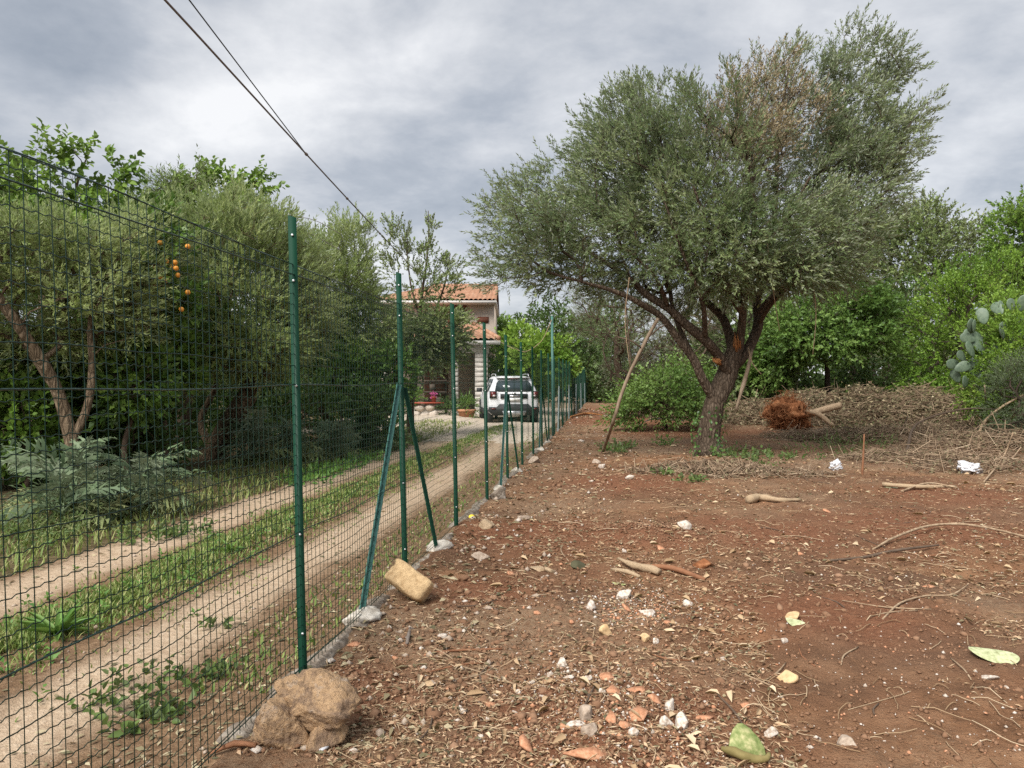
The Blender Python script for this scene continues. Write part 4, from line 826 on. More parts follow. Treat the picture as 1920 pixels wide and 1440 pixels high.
# parameter where the cable crosses px 575
ts = np.linspace(0, 1, 400); q = cab(ts); pxs = 960 + q[:, 0] / q[:, 1] * FPX; tj = ts[np.argmin(abs(pxs - 575))]
for tq in (tj, tj + .10, tj + .22, tj + .36):
    c = cab([tq])[0]; c[2] -= .12 * math.sin(tq * math.pi); V, F = tube([c - dirv / 26 * .03, c + dirv / 26 * .03], .024, 7); mk('cable_tie', V, F, M['cable'], cbl, True)
J = cab([tj])[0]; J[2] -= .12 * math.sin(tj * math.pi); A2 = P(355, 0, 7.6)
pts = np.array([J + (A2 - J) * s for s in np.linspace(0, 2.4, 30)]); V, F = tube(pts, .008, 5)
tag(own('overhead_wire', (V, F), M['cable_black'], A2, True), 'thinner second overhead wire joining the thick cable in mid air', 'wire')
for i, pts in enumerate(([P(505, 425, 14), P(545, 408, 14.2), P(590, 413, 14.4), P(640, 440, 14.6)], [P(520, 440, 14), P(560, 430, 14.2), P(600, 448, 14.4), P(640, 470, 14.6)])):
    V, F = tube(spline(pts, .1), .006, 4); tag(own('garden_wire', (V, F), M['cable'], pts[0], True), ('upper' if i == 0 else 'lower') + ' thin bare stem arching over behind the first fence post', 'stem')

# ------------------------------------------------------------------ house
H = empty('house', (-3.6, 36, 0), 'cream plastered house with clay tiled hip roof and porch behind the car', 'house')
def wallbox(name, x0, x1, y0, y1, z0, z1, mat_): V, F = box(((x0+x1)/2, (y0+y1)/2, (z0+z1)/2), (x1-x0, y1-y0, z1-z0)); return mk(name, V, F, mat_, H)
wallbox('wall', -6.2, -.85, 36, 43, 0, 5.1, M['plaster'])
def tiled(corners, n, rows, name, amp=.06):
    """corners: eave left, eave right, ridge right, ridge left; n barrel channels across"""
    a, b_, c, d_ = [np.array(x_, float) for x_ in corners]; k = n * 6
    nrmv = np.cross(b_ - a, d_ - a); nrmv /= np.linalg.norm(nrmv)
    s = np.linspace(0, 1, k + 1); V = []; rr = []
    for r_ in range(rows):
        for t_, lift in ((r_ / rows, .03), ((r_ + 1) / rows, .0)):
            e_ = a + (d_ - a) * t_; f_ = b_ + (c - b_) * t_
            # channels keep a constant width measured along the eave
            w_ = np.linalg.norm(b_ - a); xs = e_ + (f_ - e_) * s[:, None]; dist = (xs - a) @ ((b_ - a) / w_)
            V.append(xs + nrmv * (amp * np.abs(np.sin(dist / w_ * n * np.pi)) + lift)[:, None]); rr.append(s)
    V = np.array(V); L_ = len(V); i = np.arange(L_ - 1)[:, None] * (k + 1); j = np.arange(k)[None]
    F = np.stack([i + j, i + j + 1, i + k + 1 + j + 1, i + k + 1 + j], -1).reshape(-1, 4)
    o = mk(name, V.reshape(-1, 3), F, M['tile'], H, False); o['kind'] = 'stuff'; return o
ex0, ex1, ey0, ey1, ez, rz = -6.75, -.72, 35.3, 43.7, 5.2, 6.35
tiled([(ex0, ey0, ez), (ex1, ey0, ez), (ex1 - .0, 39.5, rz), (ex0 + 2.6, 39.5, rz)], 28, 14, 'roof')
tiled([(ex1, ey1, ez), (ex0, ey1, ez), (ex0 + 2.6, 39.5, rz), (ex1, 39.5, rz)], 28, 12, 'roof')
tiled([(ex0, ey1, ez), (ex0, ey0, ez), (ex0 + 2.6, 39.5, rz), (ex0 + 2.6, 39.52, rz)], 34, 12, 'roof')
V, F = tube([(ex1 - .02, 39.5, rz + .05), (ex0 + 2.6, 39.5, rz + .05)], .11, 8); mk('ridge_tile', V, F, M['tile'], H, True)
V = np.array([(ex1 - .13, ey0 + .7, 5.1), (ex1 - .13, ey1 - .7, 5.1), (ex1 - .13, 39.5, rz - .1)]); mk('gable', np.concatenate([V, V - [.1, 0, 0]]), [np.array([[0, 1, 2], [5, 4, 3]])], M['plaster'], H)
V, F = box(((ex0 + ex1) / 2, (ey0 + ey1) / 2, ez - .07), (ex1 - ex0, ey1 - ey0, .12)); mk('soffit', V, F, M['soffit'], H)
# porch
px0, px1, py0 = -5.6, -.95, 31.3
tiled([(px0 - .4, py0 - .5, 3.12), (px1 + .42, py0 - .5, 3.12), (px1 - .9, 35.98, 4.1), (px0 - .4, 35.98, 4.1)], 26, 10, 'porch_roof')
tiled([(px1 + .42, py0 - .5, 3.12), (px1 + .55, 36.2, 3.12), (px1 - .9, 35.99, 4.1), (px1 - .9, 35.98, 4.1)], 22, 10, 'porch_roof')
V, F = tube([(px1 + .42, py0 - .5, 3.2), (px1 - .9, 35.98, 4.2)], .09, 8); mk('hip_tile', V, F, M['tile'], H, True)
V, F = box(((px0 + px1) / 2, 33.4, 3.02), (px1 - px0 + .95, 5.2, .14)); mk('porch_soffit', V, F, M['soffit'], H)
V, F = box(((px0 + px1) / 2, py0 + .12, 2.78), (px1 - px0, .3, .34)); mk('porch_beam', V, F, M['plaster_grey'], H)
V, F = box((px1 - .16, 33.6, 2.78), (.3, 4.4, .34)); mk('porch_beam', V, F, M['plaster_grey'], H)
wallbox('porch_wall', px1 - .45, px1 - .1, 33.2, 36, 0, 2.6, M['plaster_grey'])
for (x_, w_, nm) in ((px1 - .32, .52, 1), (-2.35, .24, 2), (-5.2, .3, 3)):
    for j in range(13):
        V, F = box((x_, py0 + .2, .1 + j * .2), (w_ - .004, .42, .197)); mk('pillar_block', V, F, M['brick_white'], H)
V, F = box((-1.38, 35.97, 4.35), (.55, .06, .28)); mk('window_sill', V, F, M['rail'], H)
V, F = box((-2.6, 35.96, 4.55), (.9, .08, .95)); wf = mk('window', V, F, M['rail'], H)
V, F = box((-2.6, 35.93, 4.55), (.72, .06, .78)); mk('pane', V, F, M['glass'], H)
V, F = box((-3.6, 35.95, 1.2), (1.1, .1, 2.3)); mk('door', V, F, M['rail'], H)
# porch furniture: log stack shelf, planters
t = empty('rack', (-4.0, 30.6, 0), 'dark wooden rack of stacked timber before the porch', 'rack')
for z in (.45, 1.0, 1.45): V, F = box((-3.9, 30.6, z), (2.5, .5, .07)); mk('shelf', V, F, M['darkwood'], t)
for x_ in (-5.1, -3.9, -2.7): V, F = box((x_, 30.88, .75), (.09, .06, 1.5)); mk('leg', V, F, M['darkwood'], t)
for i in range(9): V, F = box((-4.95 + i * .25, 30.55, .62 + (i % 2) * .55 + .03), (.2, .4, .22 + .05 * (i % 3))); mk('log', V, F, M['darkwood'], t)
def pot(name, lab, x_, y_, r_, h_, mat_, z0=0):
    o = empty(name, (x_, y_, z0), lab, 'flower pot'); V, F = tube([(x_, y_, z0), (x_, y_, z0 + h_ * .8), (x_, y_, z0 + h_ * .8), (x_, y_, z0 + h_)], [r_ * .75, r_, r_ * 1.12, r_ * 1.12], 14); mk('pot', V, F, mat_, o, True); return o
def potplant(o, x_, y_, z_, r_, mat_, n=40, seed=0, leaf=(.12, .05)):
    rr = np.random.default_rng(seed); a = Acc(); D = nrm(rr.normal(size=(n, 3)) + [0, 0, .7]); O = np.array([x_, y_, z_]) + D * r_ * rr.uniform(.1, .6, (n, 1)); shoots(a, O, D, np.full(n, r_ * .6), 6, leaf, 'rhomb', .9, rr)
    tag(a.obj('plant', M[mat_], o), kind='stuff')
o = pot('flower_pot', 'wide terracotta pot with spiky plants beside the white pillar', -1.75, 29.2, .34, .36, M['terracotta']); potplant(o, -1.75, 29.2, .45, .5, 'shrub_green', 60, 1, (.2, .04))
o = empty('planter_wall', (-3.55, 29.6, 0), 'pale stone planter wall with a red tray on its rim', 'planter'); 
for i, (x_, z_) in enumerate(((-3.75, .14), (-3.4, .12), (-3.05, .16), (-3.6, .4), (-3.2, .42))): V, F = lumpmesh((x_, 29.6, z_), (.2, .18, .15), None, 2, .25, i); mk('stone', V, F, M['white_stone'], o, False)
V, F = box((-3.4, 29.55, .6), (1.5, .35, .05)); tag(own('tray', (V, F), M['red_plastic'], (-3.4, 29.55, .6)), 'long red tray on the planter wall by the porch', 'tray')
o = pot('flower_pot', 'small pink pot on the red tray', -3.05, 29.5, .1, .22, M['red_plastic'], .625); potplant(o, -3.05, 29.5, .85, .16, 'pink', 30, 2, (.06, .05))
for i, (x_, y_, s, mt, lb) in enumerate(((-4.6, 29.0, .5, 'shrub_green', 'leafy plant at the left end of the planter wall'), (-2.45, 29.5, .55, 'shrub_dark', 'dark bushy plant right of the planter wall'), (-3.9, 30.0, .45, 'mulberry', 'yellow green plant on the planter wall'), (-5.4, 28.5, .6, 'shrub_green', 'leafy plant left of the gravel forecourt'))):
    o = empty('potted_plant', (x_, y_, 0), lb, 'plant'); potplant(o, x_, y_, .35 if i != 2 else .75, s, mt, 80, 10 + i)
V, F = box((-.62, 29.8, .55), (.1, .4, 1.1)); tag(own('board', (V, F), M['darkwood'], (-.62, 29.8, 0)), 'dark board leaning behind the left side of the car', 'board')

# ------------------------------------------------------------------ car
car = empty('car', (.07, 26.2, 0), 'white compact SUV parked on the gravel seen from behind through the fence', 'car', rz=R(7))
st = [ # y, half width, z bottom, z belt, half width roof, z roof
    (0.0, .80, .34, .98, .62, 1.02), (.06, .86, .30, 1.02, .66, 1.10), (.22, .885, .28, 1.04, .66, 1.44), (.42, .89, .27, 1.05, .64, 1.575), (.9, .9, .26, 1.05, .645, 1.62), (1.7, .9, .26, 1.04, .65, 1.63), (2.3, .9, .26, 1.03, .64, 1.60), (2.75, .9, .26, 1.02, .62, 1.45),
    (3.25, .89, .26, 1.02, .66, 1.07), (3.7, .88, .27, .99, .66, 1.04), (4.1, .84, .28, .92, .62, .96), (4.3, .74, .32, .78, .55, .82)]
V = []
for (y_, w_, zb, zt, wr, zr) in st:
    half = [(w_ * .86, zb), (w_ * .985, zb + .1), (w_, .58), (w_ * .995, .78), (w_ * .965, zt), (wr, zr - .05 if zr - zt > .12 else zr - .012), (wr * .86, zr), (wr * .4, zr + .012)]
    V += [(a, y_, z) for a, z in half] + [(-a, y_, z) for a, z in half[::-1]]
k = 16; V = np.array(V); ns = len(st); i = np.arange(ns - 1)[:, None] * k; j = np.arange(k)[None]
F = np.stack([i + j, i + k + j, i + k + (j + 1) % k, i + (j + 1) % k], -1).reshape(-1, 4)
caps = [np.array([[a, a + 1, k - 2 - a, k - 1 - a] for a in range(7)]), np.array([[(ns-1)*k + k-1-a, (ns-1)*k + k-2-a, (ns-1)*k + a + 1, (ns-1)*k + a] for a in range(7)])]
body = mk('body', V, [F] + caps, M['carwhite'], car, True, None, True)
def cp(name, V, F, mat_, par=None, smooth=False): return mk(name, V, F, mat_, par or car, smooth, None, True)
# rear cladding bumper
def rslab(name, pts, y0, y1, mat_, par=None):
    """pts: x,z outline facing the rear, extruded y0..y1"""
    n = len(pts); V = np.array([(x_, y0(x_, z) if callable(y0) else y0, z) for x_, z in pts] + [(x_, y1, z) for x_, z in pts])
    F = [np.array([[i, (i+1) % n, n + (i+1) % n, n + i] for i in range(n)])]; c = len(V); V = np.concatenate([V, [V[:n].mean(0)]])
    F.append(np.array([[c, (i+1) % n, i] for i in range(n)])); return cp(name, V, F, mat_, par)
rslab('bumper', [(-.87, .56), (-.6, .56), (-.5, .66), (.5, .66), (.6, .56), (.87, .56), (.88, .4), (.7, .26), (-.7, .26), (-.88, .4)], -.045, .35, M['carblack'])
rslab('skid_plate', [(-.42, .42), (.42, .42), (.36, .28), (-.36, .28)], -.06, .1, M['alloy'])
def rearY(z): return .06 + (z - 1.1) * .47 - .012
def patch(pts, off, name, mat_, par=None):
    n = len(pts); V = np.array([(x_, rearY(z) - off, z) for x_, z in pts]); c = V.mean(0); Vb = V + [0, .03, 0]
    VV = np.concatenate([V, Vb, [c]]); return cp(name, VV, [np.array([[i, (i+1) % n, n + (i+1) % n, n + i] for i in range(n)]), np.array([[2*n, (i+1) % n, i] for i in range(n)])], mat_, par)
patch([(-.66, 1.13), (-.5, 1.09), (.5, 1.09), (.66, 1.13), (.6, 1.36), (.53, 1.47), (-.53, 1.47), (-.6, 1.36)], .02, 'rear_window', M['glass'])
cp('spoiler', *box((0, .33, 1.575), (1.16, .3, .045)), M['carwhite'])
cp('third_brake_light', *box((0, .19, 1.545), (.3, .03, .02)), M['taillight'])
cp('wiper', *box((.12, .055, 1.12), (.5, .03, .025)), M['carblack'])
for s in (-1, 1):
    V = np.array([(s * .60, .0, .88), (s * .84, .03, .88), (s * .84, .05, 1.1), (s * .62, .02, 1.1)]); 
    cp('tail_light', *box((s * .73, .0, .99), (.24, .1, .24)), M['carblack'], None)
    tl = cp('tail_light_lens', *box((s * .73, -.055, 1.0), (.17, .02, .17)), M['taillight']); 
    cp('reversing_light', *box((s * .7, -.068, .95), (.09, .012, .06)), M['lampwhite'])
    cp('reflector', *box((s * .72, -.055, .5), (.14, .02, .04)), M['taillight'])
    for pts in ([(s * .58, .5, 1.63), (s * .585, .6, 1.69), (s * .59, 1.5, 1.71), (s * .58, 2.1, 1.68), (s * .57, 2.2, 1.61)],): V, F = tube(pts, .022, 6); cp('roof_rail', V, F, M['alloy'], None, True)
    # side glass
    for (ya, yb) in ((.5, .95), (1.0, 1.75), (1.82, 2.7)):
        zt = np.interp(yb, [.4, 2.3, 2.75], [1.53, 1.52, 1.38]); V = np.array([(s * (.885), ya, 1.09), (s * .885, yb + .15 * (yb > 2.5), 1.09), (s * .685, yb - .05, zt), (s * .69, ya + .12, 1.52)])
        V = np.concatenate([V + [s * .006, 0, 0], V - [s * .02, 0, 0]]); cp('side_window', V, np.array([[0, 1, 2, 3], [0, 4, 5, 1], [1, 5, 6, 2], [2, 6, 7, 3], [3, 7, 4, 0]]), M['glass'])
    cp('mirror', *box((s * 1.0, 2.55, 1.12), (.2, .1, .15)), M['carblack'])
    cp('sill_cladding', *box((s * .885, 2.15, .36), (.06, 2.2, .2)), M['carblack'])
    for yw in (.72, 3.45):
        V, F = tube([(s * .70, yw, .335), (s * .905, yw, .335)], .43, 22); cp('wheel_arch', V, F, M['carblack'], None, True)
        wh = empty('wheel', (s * .8, yw, .335)); wh.parent = car
        V, F = tube([(-.11, 0, 0), (-.10, 0, 0), (.10, 0, 0), (.118, 0, 0)], [.30, .335, .335, .30], 26); cp('tyre', V, F, M['tyre'], wh, True)
        V, F = tube([(s * .10, 0, 0), (s * .125, 0, 0)], [.22, .20], 20); cp('rim', V, F, M['alloy'], wh, True)
cp('number_plate_recess', *box((0, .0, .93), (.95, .06, .16)), M['carblack'])
pl = cp('number_plate', *box((0, -.035, .82), (.52, .02, .11)), M['plate'])
for s in (-1, 1): cp('plate_band', *box((s * .24, -.05, .82), (.04, .012, .108)), M['plate_blue'], pl)
cp('emblem', *box((0, -.038, 1.03), (.12, .02, .04)), M['chrome'])
cp('name_strip', *box((0, -.034, .94), (.42, .012, .045)), M['chrome'])

# ------------------------------------------------------------------ low wall at the end of the fence
wl = empty('stone_wall', (8.5, 66, 0), 'low pale stone wall across the far end of the yard', 'wall')
for i in range(26):
    for r_ in range(2):
        V, F = lumpmesh((5.4 + i * .32 + .15 * r_, 66 + .05 * (i % 3), .22 + r_ * .36), (.19, .2, .2), None, 1, .2, i + r_ * 40); mk('stone', V, F, M['grey_stone'], wl)

# ------------------------------------------------------------------ garden plants
def cardoon_leaf(seed, Lh=.8, mat_='cardoon'):
    r = np.random.default_rng(seed); n = 10; t = np.linspace(0, 1, n)
    mid = np.stack([.05 * Lh * np.sin(t * 2 + seed), Lh * (t - .12 * t**3), Lh * (.62 * t - .82 * t**2)], -1); A = Acc()
    V, F = tube(mid, np.linspace(.013, .003, n), 4); A.add(V, F, .9)
    for i in range(2, n):
        for s in (-1, 1):
            wd = Lh * .30 * math.sin(math.pi * min(1, .12 + .86 * t[i]))**.8 * r.uniform(.75, 1.2) + .02
            p = mid[i] if s > 0 else mid[i] - (mid[i] - mid[i-1]) * .4; tg = nrm(mid[min(i+1, n-1)] - mid[i-1])
            dv = nrm(np.array([s, 0, 0.]) * .85 + tg * r.uniform(.4, .8) + np.array([0, 0, r.uniform(-.5, .6)])); sdv = nrm(np.cross(dv, np.array([0, -.3, 1.])))
            h_ = wd * .06; q0, q1, q2 = p, p + dv * wd * .45 + np.array([0, 0, .02 * s]), p + dv * wd - np.array([0, 0, wd * .18])
            V = [q0 - sdv * h_, q0 + sdv * h_, q1 + sdv * h_ * 1.7, q1 - sdv * h_ * 1.7, q2]; F3 = [[0, 1, 2], [0, 2, 3], [3, 2, 4]]
            for k_, (fr, sg) in enumerate(((.35, 1), (.4, -1), (.7, 1), (.72, -1))):
                c = q0 + (q2 - q0) * fr; j = len(V); tip = c + dv * wd * .2 + sdv * sg * wd * (.3 - .15 * (fr > .5)) - np.array([0, 0, .02])
                V += [c - dv * wd * .08, c + dv * wd * .08, tip]; F3.append([j, j + 1, j + 2] if sg < 0 else [j + 1, j, j + 2])
            A.add(np.array(V), np.array(F3), r.uniform(.1, .95))
    return mkmesh('leaf', np.concatenate(A.V), A.F, M[mat_], False, {'rnd': np.concatenate(A.A)})
cmes = [cardoon_leaf(s) for s in range(5)]; cmey = [cardoon_leaf(s, mat_='cardoon_y') for s in (11, 12)]
def cardoon(x_, y_, n, sc, lab, seed, z=None):
    r = np.random.default_rng(seed); o = empty('cardoon', (x_, y_, hz(x_, y_) - .02), lab, 'thistle plant')
    for i in range(n):
        el = r.uniform(.1, 1.2) if i > n * .3 else r.uniform(-.25, .25); a = i * 2.399 + r.uniform(-.3, .3)
        me = cmey[i % 2] if (el < .3 and r.uniform() < .5) else cmes[i % 5]
        link('leaf', me, o, (0, 0, .05 + .25 * max(0, el)), (el * .9, r.uniform(-.6, .6), a), [sc * r.uniform(.7, 1.15)] * 3)
cardoon(-4.1, 8.3, 30, 1.0, 'biggest silvery thistle clump beside the track left of the first post', 1)
cardoon(-4.75, 8.2, 26, 1.0, 'silvery thistle clump at the left, against the leaning olive trunk', 2)
cardoon(-4.45, 7.5, 20, .8, 'silvery thistle with yellowing low leaves nearest the viewer at the left', 3)
cardoon(-4.35, 12.7, 30, .95, 'silvery thistle clump just left of the first fence post top of the verge', 4)
cardoon(-3.95, 13.4, 26, .9, 'silvery thistle clump seen just behind the first fence post', 5)
cardoon(-3.35, 14.3, 26, .9, 'silvery thistle clump midway between first and second fence posts', 6)
cardoon(-3.0, 15.8, 22, .8, 'farthest silvery thistle clump, beside the second fence post', 7)
# grass on the crown of the track
def blades(n, uf, vf, hf, name, lab, matn, seed, wd=.006, parent=None, lo=0, hi=1):
    r = np.random.default_rng(seed); vv = vf(r, n); uu = uf(r, n, vv); x_ = xf(vv) + uu; z_ = hgt(x_, vv)
    O = np.stack([x_, vv, z_ - .005], -1); a = r.uniform(0, 2 * np.pi, n); hh = hf(r, n, uu, vv); ln = r.uniform(.15, .9, n)
    D = np.stack([np.cos(a) * ln, np.sin(a) * ln, np.ones(n)], -1); D = nrm(D); S = np.stack([-np.sin(a), np.cos(a), 0 * a], -1); w_ = (wd * r.uniform(.6, 1.4, n) * (1 + vv / 14))[:, None]
    m_ = O + D * hh[:, None] * .55; tip = m_ + nrm(D * np.array([1.6, 1.6, .6])) * hh[:, None] * .5
    V = np.stack([O - S * w_, O + S * w_, m_ + S * w_ * .8, m_ - S * w_ * .8, tip], 1).reshape(-1, 3); i = np.arange(n)[:, None] * 5
    A = Acc(); A.add(V, [i + np.array([[0, 1, 2, 3]]), i + np.array([[3, 2, 4]])], np.repeat(np.clip(r.uniform(lo, hi, n), 0, 1), 5))
    o = A.obj(name, M[matn]); tag(o, lab, 'grass', None, 'stuff'); return o
def vpow(a, b, p=1.6): 
    def f(r, n): t = r.uniform(0, 1, n); return (a**(1-p) + t * (b**(1-p) - a**(1-p)))**(1/(1-p))
    return f
def cl_u(c, s, sd_):
    def f(r, n, v):
        u = r.normal(c, s, n); x_ = xf(v) + u; k = fbm2(x_, v, 2.2, 2, sd_) < .47
        u[k] = r.normal(c, s * .9, k.sum()); k2 = (fbm2(xf(v) + u, v, 3.5, 2, sd_ + 5) < .43); u[k2] = c + r.normal(0, .2, k2.sum()); return u
    return f
blades(32000, cl_u(-1.8, .27, 3), vpow(2.4, 24, 1.5), lambda r, n, u, v: r.uniform(.02, .085, n) * (1.1 - np.clip(np.abs(u + 1.8), 0, .6)), 'grass', 'short green grass on the strip between the wheel ruts', 'grass', 201, .0038)
blades(10000, lambda r, n, v: -3.0 - 1.6 * r.uniform(0, 1, n)**.8, vpow(5, 26, 1.3), lambda r, n, u, v: r.uniform(.03, .17, n), 'grass', 'dry and green grass on the verge under the garden trees', 'grass', 202, .0036, lo=.35)
blades(1500, lambda r, n, v: r.uniform(-.55, -.1, n), vpow(3.6, 24, 1.2), lambda r, n, u, v: r.uniform(.02, .08, n), 'grass', 'sparse weedy grass beside the fence foot', 'grass', 203, .005)
r = np.random.default_rng(66); n = 420; v = vpow(2.6, 20, 1.4)(r, n); u = np.where(r.uniform(0, 1, n) < .7, r.normal(-1.8, .3, n), r.uniform(-4.2, -3.0, n)); X = xf(v) + u; A = Acc(); a = r.uniform(0, 6.28, n)
shoots(A, np.stack([X, v, hgt(X, v)], -1), np.stack([np.cos(a) * .4, np.sin(a) * .4, 1 + 0 * a], -1), r.uniform(.02, .07, n) * (1 + v / 20), 6, (.045, .022), 'rhomb', 2.2, r, None, .2); tag(A.obj('weeds', M['weed_pale']), 'small broad leaved weeds among the track grass', 'weeds', None, 'stuff')
n = 1500; v = vpow(2.4, 20, 1.7)(r, n); u = r.uniform(-3.1, -.05, n); X = xf(v) + u; sz = (.003 + .012 * r.uniform(0, 1, n)**4) * (1 + v / 15)
pv = np.array([[1,0,0],[-1,0,0],[0,1,0],[0,-1,0],[0,0,1],[0,0,-1]], float); pf = np.array([[0,2,4],[2,1,4],[1,3,4],[3,0,4],[2,0,5],[1,2,5],[3,1,5],[0,3,5]])
V = pv[None] * r.uniform(.7, 1.25, (n, 6, 1)) * (sz[:, None] * r.uniform(.6, 1.3, (n, 3)) * np.array([1, 1, .6]))[:, None] + np.stack([X, v, hgt(X, v) + sz * .2], -1)[:, None]
A = Acc(); A.add(V.reshape(-1, 3), (pf[None] + np.arange(n)[:, None, None] * 6).reshape(-1, 3)); tag(A.obj('track_stones', M['grey_stone']), 'small dusty stones bedded in the track', 'gravel', None, 'stuff')
# broad leaved weeds
def rosette(x_, y_, n, Lh, wd, seed, name, lab, matn, tilt=(.35, 1.1), z0=None):
    r = np.random.default_rng(seed); a = np.arange(n) * 2.399 + r.uniform(-.4, .4, n); el = r.uniform(*tilt, n); z = hz(x_, y_) if z0 is None else z0
    D = np.stack([np.cos(a) * np.cos(el), np.sin(a) * np.cos(el), np.sin(el)], -1); Nn = np.stack([-np.cos(a) * np.sin(el), -np.sin(a) * np.sin(el), np.cos(el)], -1)
    V, F = leaf_geo(np.array([x_, y_, z])[None] + 0 * D, D, Nn, Lh * r.uniform(.6, 1.2, n), wd * r.uniform(.7, 1.2, n), 'hex', .15, .35); A = Acc(); A.add(V, F, np.repeat(r.uniform(0, 1, n), 6))
    o = own(name, A, M[matn], (x_, y_, z)); return o
x_, y_ = G(108, 1205); tag(rosette(x_, y_, 30, .2, .035, 1, 'weed', 0, 'weed_pale'), 'large bright rosette weed on the grass strip at the left', 'weed')
x_, y_ = G(430, 1045); tag(rosette(x_, y_, 16, .14, .03, 21, 'weed', 0, 'weed_pale'), 'rosette weed on the grass strip before the first post', 'weed')
def weedpatch(pts, lab, matn, seed, n=40, rad=.18, leaf=(.055, .04), h_=.12):
    r = np.random.default_rng(seed); A = Acc(); loc = None
    for (px, py) in pts:
        gx, gy = G(px, py); loc = loc if loc is not None else (gx, gy, hz(gx, gy))
        a = r.uniform(0, 6.28, n); q = rad * r.uniform(0, 1, n)**.7; X = gx + np.cos(a) * q; Y = gy + np.sin(a) * q; O = np.stack([X, Y, hgt(X, Y) + .005], -1)
        D = nrm(np.stack([np.cos(a), np.sin(a), r.uniform(.4, 1.6, n)], -1)); shoots(A, O, D, h_ * r.uniform(.4, 1.2, n), 4, leaf, 'hex', 1.1, r, None, .2)
    tag(own('weeds', A, M[matn], loc), lab, 'weeds', None, 'stuff')
weedpatch([(190, 1330), (240, 1310), (290, 1290)], 'straggling weed patch on the dirt between track and fence at lower left', 'weed', 1, 11, .15, (.045, .028), .11)
weedpatch([(250, 1365), (300, 1350)], 'broad leaved weed lowest in the dirt left of the fence', 'weed', 2, 9, .1, (.06, .038), .07)
weedpatch([(375, 1280), (400, 1265)], 'weed patch beside the fence left of the big boulder', 'weed', 3, 9, .11, (.045, .03), .08)
weedpatch([(405, 1180)], 'tiny green weed in the dirt below the wheel rut', 'weed', 4, 6, .06, (.05, .03), .06)
weedpatch([(1385, 868), (1420, 872), (1400, 855)], 'green weeds at the right foot of the big olive', 'weed', 5, 22, .4, (.085, .045), .24)
weedpatch([(1450, 860), (1490, 858)], 'low green weeds on the soil right of the big olive', 'weed', 6, 16, .45, (.08, .04), .16)
weedpatch([(1600, 835), (1650, 822), (1700, 815), (1560, 850), (1750, 812), (1620, 812)], 'pale green weeds sprouting before the brush heap', 'weed', 7, 60, .95, (.10, .022), .38)
weedpatch([(1250, 835)], 'small sapling sprout left of the olive foot', 'weed_pale', 8, 14, .12, (.11, .04), .35)
weedpatch([(1165, 840), (1150, 848)], 'weed sprouts beside the foot of the leaning branch', 'weed', 9, 24, .3, (.09, .05), .22)
weedpatch([(1240, 890), (1290, 905)], 'sparse weeds on the soil before the big olive', 'weed', 10, 16, .18, (.07, .04), .1)
weedpatch([(610, 890), (640, 880), (575, 905), (690, 865)], 'leafy weeds on the far verge beneath the thistles', 'weed_pale', 11, 40, .35, (.1, .04), .2)
weedpatch([(60, 1010), (25, 1030), (90, 1000)], 'dark sprawling weeds at the left edge of the track', 'weed', 12, 90, .4, (.045, .015), .35)
weedpatch([(330, 1000), (280, 1010)], 'small weeds under the silvery thistle', 'weed', 13, 40, .3, (.06, .03), .15)

# ------------------------------------------------------------------ prickly pear
cp0 = np.array([(1840 - 960) / FPX * 18.6, 18.6, 0.]); cp0[2] = hz(cp0[0], cp0[1])
cac = empty('prickly_pear', cp0, 'grey green prickly pear cactus leaning out of the shrubs at the right edge', 'cactus')
V, F = ico(3); q = V.copy(); q[:, 0] *= .5 + .12 * q[:, 2]; q[:, 2] = q[:, 2] * .5 + .5; q[:, 1] *= .075; q[:, 0] *= .62
pad_me = mkmesh('pad', q, F, M['cactus'], True)
pads = [(1870, 577, 30, -40), (1878, 575, 24, -10), (1894, 572, 26, -15), (1916, 568, 32, 10), (1843, 592, 32, -12), (1824, 612, 26, -8), (1812, 612, 34, -42), (1822, 628, 30, -58), (1816, 634, 28, -72), (1905, 606, 32, 8), (1818, 655, 34, -30), (1800, 668, 26, -52), (1784, 682, 28, -100), (1803, 688, 30, 65), (1793, 705, 26, -25), (1797, 716, 36, -88),
        (1835, 640, 40, -5), (1830, 690, 42, -10), (1845, 720, 44, 5), (1850, 655, 40, 12), (1880, 620, 34, -8), (1900, 640, 40, 5), (1870, 665, 40, -4), (1868, 715, 48, 0), (1895, 690, 44, 4), (1920, 620, 34, 14), (1845, 760, 48, 0), (1870, 770, 50, 0)]
for i, (px, py, ln, ang) in enumerate(pads):
    d = 18.3 + .3 * ((i * 7) % 5) / 5; s = ln / FPX * d; c = P(px, py, d); a = R(ang)
    base = c - np.array([math.sin(a), 0, math.cos(a)]) * s * .5
    link('pad', pad_me, cac, base - cp0, (R(((i * 53) % 40) - 20), a, R(((i * 71) % 90) - 45)), (s * 1.05, s, s))

